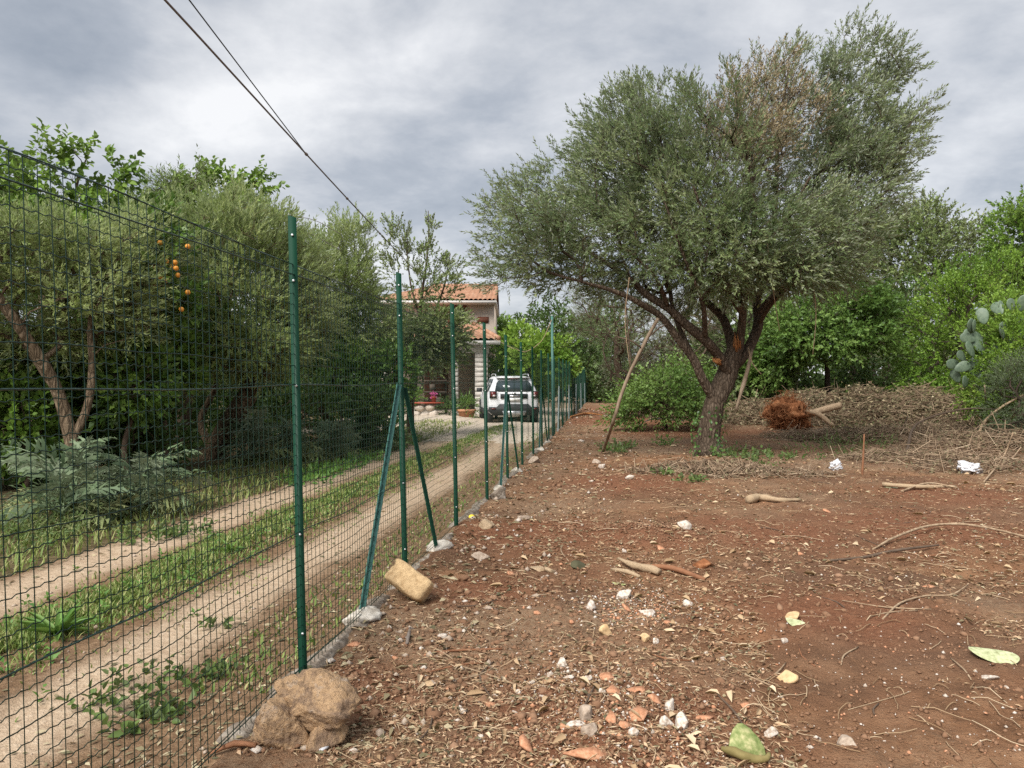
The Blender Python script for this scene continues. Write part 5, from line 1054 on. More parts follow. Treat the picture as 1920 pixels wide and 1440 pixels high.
# ------------------------------------------------------------------ brush heap and dead wood
def brush(name, lab, spots, n, seed, twl=(.3, 1.2), leafn=2500, h_=1.1, leafs=(.07, .035)):
    r = np.random.default_rng(seed); A_, B_ = [], []; LA = Acc(); o = empty(name, (spots[0][0], spots[0][1], 0), lab, 'brush heap')
    wsum = sum(s[2] * s[3] for s in spots)
    for (x_, y_, rx, ry, hh) in spots:
        k = int(n * rx * ry / sum(s[2] * s[3] for s in spots)); a = r.uniform(0, 6.28, k); q = r.uniform(0, 1, k)**.55
        X = x_ + np.cos(a) * q * rx; Y = y_ + np.sin(a) * q * ry; Z = hgt(X, Y) + hh * (1 - q**2) * r.uniform(.25, 1.05, k)**.5
        D = nrm(np.stack([r.normal(size=k), r.normal(size=k), r.normal(size=k) * .28], -1)); ln = r.uniform(*twl, k)[:, None]; c = np.stack([X, Y, Z], -1)
        m_ = c + r.normal(size=(k, 3)) * .05; A_ += [c - D * ln * .5, m_]; B_ += [m_, c + D * ln * .5]
        kl = int(leafn * rx * ry / sum(s[2] * s[3] for s in spots)); a = r.uniform(0, 6.28, kl); q = r.uniform(0, 1, kl)**.55; X = x_ + np.cos(a) * q * rx; Y = y_ + np.sin(a) * q * ry
        Z = hgt(X, Y) + hh * (1 - q**2) * r.uniform(.5, 1.08, kl); O = np.stack([X, Y, Z], -1)
        V, F = leaf_geo(O, nrm(r.normal(size=(kl, 3))), nrm(r.normal(size=(kl, 3)) + [0, 0, .7]), leafs[0] * r.uniform(.6, 1.4, kl), leafs[1] * r.uniform(.6, 1.4, kl)); LA.add(V, F, np.repeat(np.clip(r.normal(.4, .25, kl), 0, 1), 4))
    A_ = np.concatenate(A_); B_ = np.concatenate(B_); V, F = prisms(A_, B_, r.uniform(.004, .011, len(A_))); A = Acc(); A.add(V, F)
    A.A = [np.repeat(np.clip(r.normal(.35, .25, len(A_)), 0, 1), 6)]
    tag(A.obj('twigs', M['brushtwig'], o), kind='stuff'); tag(LA.obj('withered_leaves', M['brushleaf'], o), kind='stuff'); return o
def S(px, py, rx, ry, hh): x_, y_ = G(px, py); return (x_, y_, rx, ry, hh)
brush('brush_heap', 'long heap of withered cut brush along the foot of the trees', [(8.3, 25.5, 1.8, 1.6, .8), (9.9, 25.2, 1.8, 1.8, 1.15), (11.5, 25.0, 1.8, 1.9, 1.3), (13.1, 24.4, 1.8, 1.9, 1.3), (14.7, 23.4, 1.9, 1.9, 1.3), (16.2, 22, 2, 1.9, 1.25), (15.2, 20.4, 1.6, 1.4, .8)], 4600, 301, (.3, 1.3), 17000, leafs=(.11, .06))
brush('brush_heap', 'loose dry twig litter spread before the cactus on the right', [S(1760, 825, 2.6, 1.7, .4), S(1870, 845, 2.0, 1.6, .45), S(1640, 826, 2.2, 1.5, .28), S(1540, 820, 1.6, 1.2, .16), S(1720, 862, 1.5, .9, .16), S(1850, 880, 1.3, .9, .2), S(1925, 830, 1.2, 1.5, .45)], 3600, 302, (.25, 1.0), 5000)
brush('brush_heap', 'small heap of cut stems below the bramble thicket', [S(1300, 790, 1.6, 1.2, .5), S(1240, 785, 1.2, 1.0, .35)], 1000, 303, (.25, .9), 900)
brush('brush_heap', 'thin dry twigs around the foot of the big olive', [S(1330, 880, 1.2, .6, .1), S(1270, 885, .9, .5, .07), S(1420, 890, 1.2, .6, .08)], 700, 304, (.12, .5), 500)
def stick(name, lab, cat, pts, rads, matn, k=7, parent=None, lump=.12, group=None):
    V, F = tube(spline(pts, .06), np.interp(np.linspace(0, 1, len(spline(pts, .06))), np.linspace(0, 1, len(rads)), rads), k, True, lump, int(abs(pts[0][0]) * 100))
    o = own(name, (V, F), M[matn], pts[0], True); tag(o, lab, cat, group); return o
def GP(px, py, up_=0.): x_, y_ = G(px, py); return np.array([x_, y_, hz(x_, y_) + up_])
lb = GP(1128, 848)
o = empty('leaning_branch', lb, 'long bare dead branch leaning from the soil up into the big olive', 'branch')
V, F = tube(spline([lb - [0, 0, .05], P(1150, 790, 14.2), P(1165, 740, 14.1), P(1185, 690, 14.0), P(1210, 640, 14.0), P(1234, 597, 14.0)], .12), [.022] * 2 + [.03] * 200 if False else .034, 7, True, .25, 5); mk('stem', V, F, M['twig_pale'], o, True)
V, F = tube(spline([P(1183, 690, 14), P(1176, 600, 14.1), P(1170, 545, 14.2)], .12), .012, 5); mk('side_twig', V, F, M['twig'], o, True)
V, F = tube(spline([P(1205, 655, 14), P(1185, 640, 13.9), P(1158, 632, 13.9)], .12), .015, 5); mk('side_twig', V, F, M['twig'], o, True)
V, F = tube(spline([P(1212, 636, 14), P(1236, 615, 13.9), P(1250, 608, 13.9)], .12), .014, 5); mk('side_twig', V, F, M['twig'], o, True)
sp = GP(1478, 806); stump = empty('uprooted_stump', sp, 'uprooted stump with a tangled reddish root ball lying before the brush heap', 'stump')
V, F = lumpmesh(sp + [-.05, 0, .42], (.55, .42, .42), None, 4, 1.1, 9, 1.7); mk('root_ball', V, F, M['rootred'], stump)
r = np.random.default_rng(5); n = 1300; D = nrm(r.normal(size=(n, 3))); O = sp + np.array([-.05, 0, .42]) + D * .42; tan = nrm(np.cross(D, r.normal(size=(n, 3)))); E = O + D * .34 * r.uniform(.05, 1, (n, 1))**3 + tan * .24
k = E[:, 2] > sp[2] + .02; V, F = prisms(O[k], E[k], .009, 3); V2, F2 = prisms(E[k], E[k] + tan[k] * .12 - D[k] * .06, .006, 3); A = Acc(); A.add(V, F); A.add(V2, F2); tag(A.obj('roots', M['rootred'], stump), kind='stuff')
V, F = tube(spline([sp + [.3, -.1, .55], sp + [.8, -.15, .48], sp + [1.25, -.25, .12]], .08), [.09, .085, .06], 9, True, .2, 2); mk('cut_limb', V, F, M['deadwood'], stump, True)
V, F = tube(spline([sp + [.6, .1, .42], sp + [1.0, .15, .55], sp + [1.65, .2, .72]], .08), .105, 9, True, .12, 3); mk('cut_limb', V, F, M['deadwood'], stump, True)
V, F = tube(spline([sp + [.55, -.05, .5], sp + [.53, -.05, .68], sp + [.52, -.05, .82]], .08), .045, 8, True, .12, 4); mk('cut_limb', V, F, M['deadwood'], stump, True)
# sticks lying about (traced)
stick('root_stick', 'long pale root arching over the soil at the right edge', 'root', [GP(1636, 1032), GP(1680, 1014, .045), GP(1740, 996, .07), GP(1800, 993, .07), GP(1860, 1002, .05), GP(1935, 1018, .03)], [.008, .012, .013, .013, .012, .010], 'deadwood', 8, None, .3)
stick('stick', 'dark branch lying under the arching pale root', 'stick', [GP(1555, 1050, .01), GP(1620, 1044, .015), GP(1680, 1036, .02), GP(1760, 1030, .03)], [.01, .014, .013, .008], 'twig')
stick('stick', 'thin forked pale twig curving toward the small cactus pad', 'stick', [GP(1655, 1166, .0), GP(1690, 1135, .02), GP(1740, 1118, .025), GP(1782, 1116, .02), GP(1815, 1100, .02)], [.006, .007, .007, .006, .004], 'deadwood')
stick('stick', 'straight reddish stick lying in front of the tan stone', 'stick', [GP(797, 1228, .006), GP(850, 1221, .01), GP(942, 1218, .006)], [.005, .007, .006], 'redwood')
stick('stick', 'short grey weathered stick beside the concrete lump', 'stick', [GP(763, 1215, .008), GP(766, 1200, .012), GP(769, 1185, .01)], [.009, .011, .008], 'greywood')
stick('log', 'long reddish stick lying across the middle of the soil', 'stick', [GP(1208, 1064, .03), GP(1260, 1072, .03), GP(1322, 1085, .02)], [.018, .024, .016], 'redwood')
stick('split_wood', 'split pale log with a dark broken end in mid yard', 'log', [GP(1160, 1056, .05), GP(1190, 1065, .045), GP(1220, 1076, .035), GP(1236, 1080, .03)], [.012, .026, .03, .03], 'palewood', 9, None, .6)
stick('split_wood', 'flat pale sliver of wood below the split log', 'wood piece', [GP(1146, 1070, .01), GP(1175, 1076, .015), GP(1200, 1082, .012)], [.01, .02, .014], 'palewood', 6)
stick('bark_piece', 'curled tan piece of bark lying alone right of the olive', 'bark', [GP(1404, 944, .05), GP(1425, 940, .05), GP(1460, 943, .03), GP(1500, 941, .03)], [.05, .042, .026, .016], 'palewood', 9, None, .65)
stick('split_wood', 'long pale split branch lying below the crumpled white bag', 'log', [GP(1655, 912, .03), GP(1720, 917, .04), GP(1790, 913, .03)], [.03, .028, .02], 'palewood', 7, None, .3)
stick('stick', 'thin pale stick beneath the long split branch', 'stick', [GP(1690, 922, .02), GP(1740, 914, .05), GP(1795, 917, .02)], [.013, .014, .01], 'deadwood')
q_ = GP(1616, 893, -.05); stick('stick', 'upright reddish stake stuck in the soil before the pale weeds', 'stake', [q_, q_ + [.02, 0, .3], q_ + [.06, .05, .68]], [.02, .015, .01], 'redwood')
stick('stick', 'long slanting grey stick at the far right above the white bag', 'stick', [GP(1845, 905, .02), GP(1880, 880, .2), np.array([*G(1900, 880), .62])], [.014, .014, .012], 'deadwood')
stick('branch', 'long bare branch arching over the loose twigs toward the right edge', 'branch', [GP(1700, 850, .05), P(1720, 795, 17.5), P(1800, 768, 17.3), P(1880, 770, 17), P(1960, 790, 16.8)], [.03, .028, .024, .02, .015], 'twig')
stick('branch', 'bare branch slanting up to the right edge behind the white bag', 'branch', [GP(1835, 845, .02), P(1840, 800, 16.5), P(1875, 765, 16.4), P(1930, 735, 16.4)], [.035, .03, .025, .02], 'deadwood')
stick('branch', 'dark curved twig lying before the brush heap', 'branch', [GP(1610, 822, .1), P(1640, 815, 20), P(1690, 800, 20), P(1702, 780, 20)], [.02, .022, .018, .012], 'twig_dark')
stick('branch', 'pale stub standing up beside the cactus', 'branch', [P(1846, 722, 17.6), P(1838, 690, 17.7), P(1848, 745, 17.5), np.array([P(1850, 760, 17.5)[0], 17.5, .02])][::2] + [GP(1852, 800)], [.02, .03, .03], 'deadwood')
stick('hose', 'dark hose lying across the soil left of the big olive', 'hose', [GP(1195, 803, .03), GP(1225, 793, .04), GP(1280, 795, .03)], [.02, .02, .02], 'cable_black', 7, None, 0)
stick('root_stick', 'dry orange palm frond lying beside the far fence', 'frond', [GP(1070, 790, .06), GP(1100, 783, .12), GP(1130, 787, .05)], [.03, .05, .02], 'rawwood', 7, None, .4)
r = np.random.default_rng(91)
for i in range(46):       # smaller sticks scattered over the yard
    py = 870 + 560 * r.uniform(0, 1)**1.3; px = r.uniform(1000 if py < 1000 else 760, 1910); x_, y_ = G(px, py)
    if x_ - xf(y_) < .25: continue
    ln = r.uniform(.1, .4) * (1 + y_ / 14); a = r.uniform(0, 3.14); c = r.uniform(-.3, .3); z = lambda X, Y: np.array([X, Y, hz(X, Y) + .008])
    pts = [z(x_, y_), z(x_ + math.cos(a) * ln * .5, y_ + math.sin(a) * ln * .5), z(x_ + math.cos(a + c) * ln, y_ + math.sin(a + c) * ln)]
    stick('twig', 'thin dry twig lying on the reddish soil', 'twig', pts, [.004, .005, .003], ('deadwood', 'twig', 'redwood', 'deadwood')[i % 4], 5, None, .1, 'thin dry twigs strewn over the soil')

# ------------------------------------------------------------------ stones
def boulder():
    x_, y_ = G(560, 1418); z = hz(x_, y_); A = Acc()
    for (c, sz, rot, sd_, pl) in (((.02, .03, .165), (.19, .15, .115), (.15, .25, .1), 5, 15), ((-.075, -.05, .085), (.115, .115, .15), (.2, -.2, .3), 8, 12), ((.085, -.01, .07), (.085, .10, .11), (0, .2, .2), 14, 12), ((.145, .04, .155), (.075, .075, .06), (0, .3, .5), 21, 10)):
        V, F = facet((0, 0, 0), sz, sd_, 4, pl, None, .09); lay = fbm(V * np.array([3, 3, 22.]), 1, 3, sd_); pit = fbm(V, 34, 2, sd_ + 1)
        V = V * (1 + .10 * (lay - .5) - .05 * sm(.58, .75, pit))[:, None] @ roteul(*rot).T; A.add(V + np.array(c) + np.array([x_ - .01, y_ + .12, z - .02]), F)
    return own('boulder', A, M['boulder'], (x_, y_, z), False)
tag(boulder(), 'big rough cracked brown boulder at the foot of the first fence post', 'boulder')
V, F = box((0, 0, 0), (.30, .2, .17)); 
def bevel_box(s, seed, sub=4, amp=.02):
    V, F = ico(sub); p = np.abs(V); m_ = (p**7).sum(1)**(1 / 7); V = V / m_[:, None] * np.array(s); return V + (fbm(V, 14, 3, seed)[:, None] - .5) * amp * V / np.array(s).mean(), F
x_, y_ = G(766, 1128); V, F = bevel_box((.155, .10, .085), 4); V = V * (1 - .12 * sm(.6, .9, fbm(V, 9, 3, 5)))[:, None] @ roteul(-.5, .55, -.25).T
tag(own('tan_block', (V + np.array([x_, y_ + .05, hz(x_, y_) + .108]), F), M['tan_stone'], (x_, y_, 0), True), 'tilted tan tuff block leaning beside the second fence post', 'stone')
def stone(name, lab, cat, px, py, w_, h_, matn, seed, group=None, rot=None, amp=.5, flat=.75, sub=2):
    x_, y_ = G(px, py); s = y_ / FPX; z = hz(x_, y_); rr = np.random.default_rng(seed)
    V, F = facet((0, 0, 0), (w_ * s * .54, w_ * s * rr.uniform(.36, .5), h_ * s * .66), seed, max(sub, 2) + (w_ > 22), 11, roteul(rr.uniform(-.4, .4), rr.uniform(-.4, .4), rr.uniform(-.5, .5)) if rot is None else rot, .05)
    return tag(own(name, (V + np.array([x_, y_, z + h_ * s * .2]), F), M[matn], (x_, y_, z), False), lab, cat, group)
def shard(lab, px, py, w_, h_, ang, seed, matn='terracotta', group=None, name='tile_shard', cat='tile shard', tilt=.5):
    x_, y_ = G(px, py); s = y_ / FPX; z = hz(x_, y_); rr = np.random.default_rng(seed); n = 6
    a = np.arange(n) / n * 2 * np.pi + rr.uniform(-.42, .42, n); q = rr.uniform(.6, 1.2, n); pts = np.stack([np.cos(a) * q * w_ * s * .5, np.sin(a) * q * h_ * s * .62 * 1.1], -1)
    th = .011; cu_ = .5 * pts[:, 0]**2 / max(w_ * s, .02)
    V = np.concatenate([np.c_[pts, cu_ * 0 + th], np.c_[pts * .97, cu_ * 0], [[0, 0, th]], [[0, 0, 0]]]); F = [np.array([[i, n + i, n + (i+1) % n, (i+1) % n] for i in range(n)]), np.array([[2*n, i, (i+1) % n] for i in range(n)] + [[2*n+1, n + (i+1) % n, n + i] for i in range(n)])]
    V = V @ roteul(tilt * rr.uniform(.5, 1.2), rr.uniform(-.2, .2), R(ang)).T; V[:, 2] -= V[:, 2].min() + .0
    return tag(own(name, (V + np.array([x_, y_, z - .004]), F), M[matn], (x_, y_, z)), lab, cat, group)
WS = [(1053, 1252, 26, 20, 'white stone with a brown underside alone below mid yard'), (1030, 1271, 17, 13, 'white stone left of the topmost tile shard row'), (1065, 1275, 20, 8, 'flat white chip between two white stones'), (1103, 1281, 18, 12, 'white stone touching the topmost orange shard'),
      (1131, 1322, 14, 16, 'slim white splinter left of an orange shard'), (1257, 1343, 18, 32, 'upright white stone with a pinkish foot'), (1278, 1380, 28, 34, 'largest white plaster lump in the rubble'), (1251, 1376, 26, 18, 'knobby white lump beside the largest plaster lump'), (1190, 1405, 22, 20, 'white stone below the orange shards'), (1079, 1381, 34, 14, 'white crumbly streak at the left of the rubble'),
      (1444, 1387, 24, 18, 'white stone right of the broken green cactus pad'), (964, 1339, 12, 9, ''), (999, 1278, 9, 7, ''), (972, 1305, 11, 8, ''), (1224, 1396, 8, 14, ''), (1471, 1206, 16, 13, 'round white pebble below the small cactus pad'), (1356, 1237, 12, 9, ''), (1107, 1141, 20, 20, 'round pale speckled stone in mid yard'), (1172, 1118, 28, 22, 'broken white ring of plaster below the split log'),
      (1288, 1131, 18, 18, 'white stone with a dark chip beside it'), (1215, 1150, 26, 16, 'white chalk lump with a black wire across it'), (1283, 1000, 24, 20, 'white stone beside a yellow dry leaf in the upper yard'), (1170, 1034, 10, 10, ''), (915, 1355, 10, 8, ''), (902, 1383, 16, 8, ''), (863, 1335, 9, 8, ''), (1230, 1194, 16, 12, ''), (730, 1178, 12, 10, ''), (830, 1198, 16, 12, ''), (1850, 1273, 40, 7, 'powdery white patch near the flat cactus pad'), (1888, 1285, 14, 6, ''), (1518, 1412, 14, 9, ''), (1128, 877, 18, 8, ''), (1090, 828, 14, 6, ''), (1180, 905, 16, 8, '')]
for i, (px, py, w_, h_, lab) in enumerate(WS):
    stone('white_stone', lab or 'small white limestone pebble lying loose on the reddish soil', 'stone', px, py, w_, h_, 'white_stone', 400 + i, None if lab else 'small white pebbles on the soil', amp=.85, sub=2 if w_ > 15 else 1)
TS = [(1137, 1281, 38, 16, -15, 'topmost orange tile shard pointing right'), (1196, 1306, 44, 18, -20, 'curved orange shard half buried above the rubble'), (1150, 1321, 28, 22, 35, 'rounded orange shard beside a white splinter'), (1227, 1334, 20, 22, 50, 'small brown orange shard left of the upright white stone'), (1197, 1368, 32, 28, -40, 'bright orange shard tilted in the middle of the rubble'), (1147, 1380, 26, 20, -10, 'pinkish shard at the rubble centre'), (1169, 1387, 24, 14, 10, 'small pink shard touching a larger one'), (1320, 1353, 40, 9, 0, 'long flat pinkish shard right of the rubble'), (1396, 1329, 22, 12, 5, 'orange shard lying alone above the broken cactus pad'), (1110, 1440, 110, 24, 8, 'long grey and orange tile fragment at the bottom edge'),
      (984, 1418, 30, 30, 40, 'pale orange stone shard at the bottom left of the rubble'), (1056, 1380, 16, 12, 10, 'small orange shard beside the white streak'), (1007, 1150, 16, 9, 0, 'orange shard lying alone in mid yard'), (1072, 1160, 14, 10, 40, ''), (957, 1081, 18, 12, 30, ''), (920, 1325, 24, 16, 20, 'orange brown shard left of the rubble heap'), (1175, 1145, 14, 16, 60, ''), (1250, 1165, 22, 8, 0, ''), (1240, 1030, 16, 14, 20, ''), (1500, 1040, 14, 10, 0, ''), (665, 1212, 24, 14, 20, 'red shard beside the nearest concrete lump'), (1550, 960, 18, 14, 40, 'pink shard lying in the right middle of the soil'), (740, 1232, 16, 8, 10, ''), (1395, 1325, 10, 6, 0, ''), (1740, 1096, 24, 10, 0, 'pinkish flat stone in the straw at right')]
for i, (px, py, w_, h_, a, lab) in enumerate(TS):
    shard(lab or 'small terracotta crumb half sunk in the soil', px, py, w_, h_, a, 500 + i, group=None if lab else 'terracotta crumbs on the soil')
GS = [(1137, 1188, 26, 20, 'brown clod like stone in mid yard', 'tan_stone'), (1208, 1192, 24, 18, 'tan rough stone right of mid yard', 'tan_stone'), (1108, 1405, 30, 30, 'porous pinkish brown lump in the rubble', 'grey_stone'), (1475, 1280, 36, 20, 'flat tan crumbly stone above the broken pad', 'tan_stone'), (1098, 1368, 40, 30, 'brown crumbly lump behind the white streak', 'grey_stone'), (935, 935, 34, 28, 'pale boulder at the foot of the fourth post', 'concrete'), (1000, 868, 28, 10, 'flat grey stone near the fence', 'grey_stone'), (1117, 868, 22, 14, 'rounded grey stone at the foot of the leaning branch', 'grey_stone'), (1320, 1062, 36, 22, 'brown fibrous lump behind the reddish stick', 'rootred'), (1030, 1075, 20, 12, 'tan hollow shell of a gourd in the soil', 'palewood'), (1585, 1400, 40, 24, 'cluster of pale brown bulbs at the bottom', 'grey_stone'), (1350, 1285, 18, 14, 'dark clod right of the rubble', 'clod'), (1010, 1070, 40, 9, 'flat pale husk left of mid yard', 'palewood'), (1085, 1065, 30, 12, 'curled dark leaf husk in mid yard', 'brushleaf'), (870, 1090, 26, 16, 'brown clod right of the tan block', 'clod'), (900, 1045, 30, 16, 'pale crumbly stone beyond the tan block', 'grey_stone'), (915, 995, 40, 16, 'tan dry husk near the third post', 'palewood'), (980, 975, 26, 10, 'flat pale stone in the straw near the fence', 'grey_stone')]
for i, (px, py, w_, h_, lab, mt) in enumerate(GS): stone('stone', lab, 'stone', px, py, w_, h_, mt, 600 + i, amp=.6, sub=2)
x_, y_ = G(885, 974); V, F = lumpmesh((x_, y_, hz(x_, y_) + .03), (.035, .028, .028), None, 2, .15, 3); tag(own('lemon', (V, F), M['yellow'], (x_, y_, 0), True), 'small yellow lemon lying by the third fence post', 'fruit')
# cut cactus pads
def padflat(lab, px, py, w_, ang, tilt, matn, seed, lift=.02, half=False, asp=.6):
    x_, y_ = G(px, py); s = w_ * y_ / FPX; z = hz(x_, y_); o = empty('cactus_pad', (x_, y_, z), lab, 'cactus pad')
    V, F = ico(3); q = V.copy(); q[:, 1] *= asp * (1 + .25 * q[:, 0]); q[:, 2] *= .07; q[:, 2] += .16 * q[:, 0]**2 + .05 * (fbm(V, 2, 3, seed) - .5)
    if half: q[:, 0] = np.maximum(q[:, 0], -.1 + .16 * (fbm(V, 3, 2, seed + 2) - .5))
    q = q * s * .5 @ roteul(*tilt).T; q = q @ rotz(R(ang)).T; q[:, 2] -= q[:, 2].min()
    mk('skin', q + np.array([x_, y_, z - .01 + lift]), F, M[matn], o, True)
    return o
x_, y_ = G(1404, 1420); hp = np.array([x_, y_, hz(x_, y_)]); o = empty('cactus_pad', hp, 'broken half green cactus pad with a dried rim at the bottom right', 'cactus pad')
ol = np.array([(-.085, 0), (-.088, .03), (-.07, .075), (-.04, .12), (-.005, .15), (.02, .152), (.045, .125), (.07, .08), (.085, .035), (.086, .0)]); n = len(ol); Vs = []
for k_, (sc, yy) in enumerate(((.93, .0), (1.0, .006), (1.0, .016), (.93, .022))):
    q = ol * np.array([sc, sc]) + np.array([0, .004 * (sc < 1)]); Vs.append(np.c_[q[:, 0], yy - .9 * q[:, 0]**2 + .1 * q[:, 1] * 0 + 2.2 * (q[:, 1] - .05)**2, q[:, 1] - .004])
V = np.concatenate(Vs); i = np.arange(n); i1 = (i + 1) % n; F = [np.concatenate([np.stack([k_*n + i, k_*n + i1, (k_+1)*n + i1, (k_+1)*n + i], -1) for k_ in range(3)])]
mid0, mid1 = len(V), len(V) + 1; V = np.concatenate([V, [Vs[0].mean(0) + [0, .004, 0]], [Vs[3].mean(0)]]); F.append(np.concatenate([np.stack([np.full(n, mid0), i1, i], -1), np.stack([np.full(n, mid1), 3*n + i, 3*n + i1], -1)]))
V = .88 * V @ roteul(-.75, .08, .15).T; mk('skin', V + hp, F, M['cactus_dry'], o, True)
V, F = tube(spline([hp + [-.115, -.02, .035], hp + [-.07, -.04, .03], hp + [-.01, -.06, .014], hp + [.05, -.055, .012], hp + [.07, -.03, .02]], .015), [.01, .022, .02, .014, .008], 9, True, .35, 3); mk('dried_rim', V, F, M['cactus_rim'], o, True)
padflat('flat pale cactus pad with brown spots lying alone at the right', 1862, 1238, 84, -18, (.25, .1, 0), 'cactus_pale', 2, 0, False, .55)
padflat('small pale cactus pad under a yellow stone', 1492, 1172, 38, -25, (.3, .25, 0), 'cactus_pale', 3, 0, False, .7)
stone('stone', 'yellow stone resting on the small cactus pad', 'stone', 1486, 1163, 26, 14, 'tan_stone', 77)
padflat('bright yellow green leaf scrap below the split log', 1160, 1093, 30, -35, (.1, 0, 0), 'cactus_dry', 5, 0, False, .35)
padflat('pale green husk lying left of the long split branch', 1672, 913, 26, 10, (.1, 0, 0), 'cactus_pale', 6, 0, False, .4)
padflat('pale green pad scrap in the twigs at far right', 1854, 912, 18, 0, (.2, 0, 0), 'cactus_pale', 7, 0, False, .6)
def bag(lab, px, py, w_, h_, seed):
    x_, y_ = G(px, py); s = y_ / FPX; V, F = ico(4); d = 1 + 2.2 * (np.abs(fbm(V, 2.1, 4, seed) - .5) - .12); V = V * d[:, None] * np.array([w_ * .5, w_ * .4, h_ * .5]) * s; V[:, 2] += h_ * s * .42
    tag(own('plastic_bag', (V + np.array([x_, y_, hz(x_, y_)]), F), M['plastic_white'], (x_, y_, 0), False), lab, 'bag')
bag('crumpled white plastic bag among the twigs at the right', 1818, 888, 40, 24, 4); bag('small crumpled white plastic bag right of the olive', 1567, 880, 22, 20, 9)
x_, y_ = G(609, 1412); a = R(62); o = own('plastic_clip', box((x_, y_, hz(x_, y_) + .012), (.05, .016, .008), rotz(a)), M['plastic_white'], (x_, y_, 0)); tag(o, 'tiny white plastic clip beside the boulder', 'clip')
for k in (-.013, .013): V, F = tube([(x_ + math.cos(a) * k, y_ + math.sin(a) * k, hz(x_, y_) + .016), (x_ + math.cos(a) * k, y_ + math.sin(a) * k, hz(x_, y_) + .0185)], .0045, 8); mk('hole', V, F, M['carblack'], o, False) if False else None
stick('bark_piece', 'rusty curled strip of bark at the foot of the boulder', 'bark', [GP(395, 1420, .02), GP(440, 1414, .03), GP(480, 1420, .02)], [.008, .014, .01], 'redwood', 6, None, .4)
for i, (pts) in enumerate(([(690, 1438), (630, 1415), (640, 1395), (660, 1372), (700, 1370)], [(1370, 1290), (1410, 1310), (1440, 1340), (1490, 1380), (1535, 1385)], [(1060, 1218), (1090, 1205), (1130, 1206), (1180, 1225)], [(1590, 1330), (1650, 1318), (1700, 1305), (1725, 1292)])):
    V, F = tube(spline([GP(*q, .006) for q in pts], .03), .0022, 4); tag(own('root', (V, F), M['straw'] if False else M['palewood'], GP(*pts[0]), True), ('fine pale root winding beside the boulder', 'fine pale root above the broken cactus pad', 'fine pale root looping in the middle of the soil', 'fine pale root leading to the dry husk at right')[i], 'root')

# ------------------------------------------------------------------ litter on the soil
r = np.random.default_rng(77)
def scat(n, p=1.6, dmax=26, umax=14):
    d = vpow(2.3, dmax, p)(r, n * 2); u = r.uniform(.12, 1, n * 2) * np.minimum(umax, .9 + d * .85); x_ = xf(d) + u; return x_[:n], d[:n]
def stuff(acc, name, lab, cat, matn, smooth=False): o = acc.obj(name, M[matn], None, smooth); tag(o, lab, cat, None, 'stuff')
iV = np.array([[1,0,0],[-1,0,0],[0,1,0],[0,-1,0],[0,0,1],[0,0,-1]], float); iF = np.array([[0,2,4],[2,1,4],[1,3,4],[3,0,4],[2,0,5],[1,2,5],[3,1,5],[0,3,5]])
def pebbles(n, szf, matn, name, lab, cat, p=1.7, dmax=16, around=None):
    x_, y_ = scat(n, p, dmax)
    if around is not None:
        k = n // 2; c = np.array(around)[r.integers(0, len(around), k)]; x_[:k] = c[:, 0] + r.normal(size=k) * c[:, 2]; y_[:k] = c[:, 1] + r.normal(size=k) * c[:, 2]
        ok = x_ - xf(y_) > .1; x_, y_ = x_[ok], y_[ok]; n = len(x_)
    z_ = hgt(x_, y_); sz = szf(n) * (1 + y_ / 18); sc = sz[:, None] * r.uniform(.6, 1.3, (n, 3)) * np.array([1, 1, .7])
    jit = r.uniform(.7, 1.25, (n, 6, 1)); V = iV[None] * jit * sc[:, None]; a = r.uniform(0, 6.28, n); ca, sa = np.cos(a)[:, None], np.sin(a)[:, None]
    V = np.stack([V[..., 0] * ca - V[..., 1] * sa, V[..., 0] * sa + V[..., 1] * ca, V[..., 2]], -1) + np.stack([x_, y_, z_ + sz * .25], -1)[:, None]
    F = (iF[None] + np.arange(n)[:, None, None] * 6).reshape(-1, 3); A = Acc(); A.add(V.reshape(-1, 3), F, np.repeat(r.uniform(0, 1, n), 6)); stuff(A, name, lab, cat, matn)
pebbles(17000, lambda n: .0035 + .012 * r.uniform(0, 1, n)**4, 'clod', 'soil_clods', 'crumbled reddish soil clods over the yard', 'soil', 1.9, 15, [(*G(1160, 1385), .28), (*G(1210, 1005), .4), (*G(1100, 1330), .45), (*G(660, 1300), .4), (*G(900, 1250), .6)])
pebbles(3600, lambda n: .003 + .008 * r.uniform(0, 1, n)**4, 'white_stone', 'stone_chips', 'small pale stone chips in the soil', 'gravel', 1.9, 15, [(*G(1160, 1385), .22), (*G(1180, 1130), .25), (*G(1080, 1280), .2)])
pebbles(1500, lambda n: .004 + .009 * r.uniform(0, 1, n)**3, 'terracotta', 'tile_crumbs', 'orange tile crumbs in the soil', 'gravel', 1.9, 12, [(*G(1160, 1385), .2), (*G(1200, 1140), .2)])
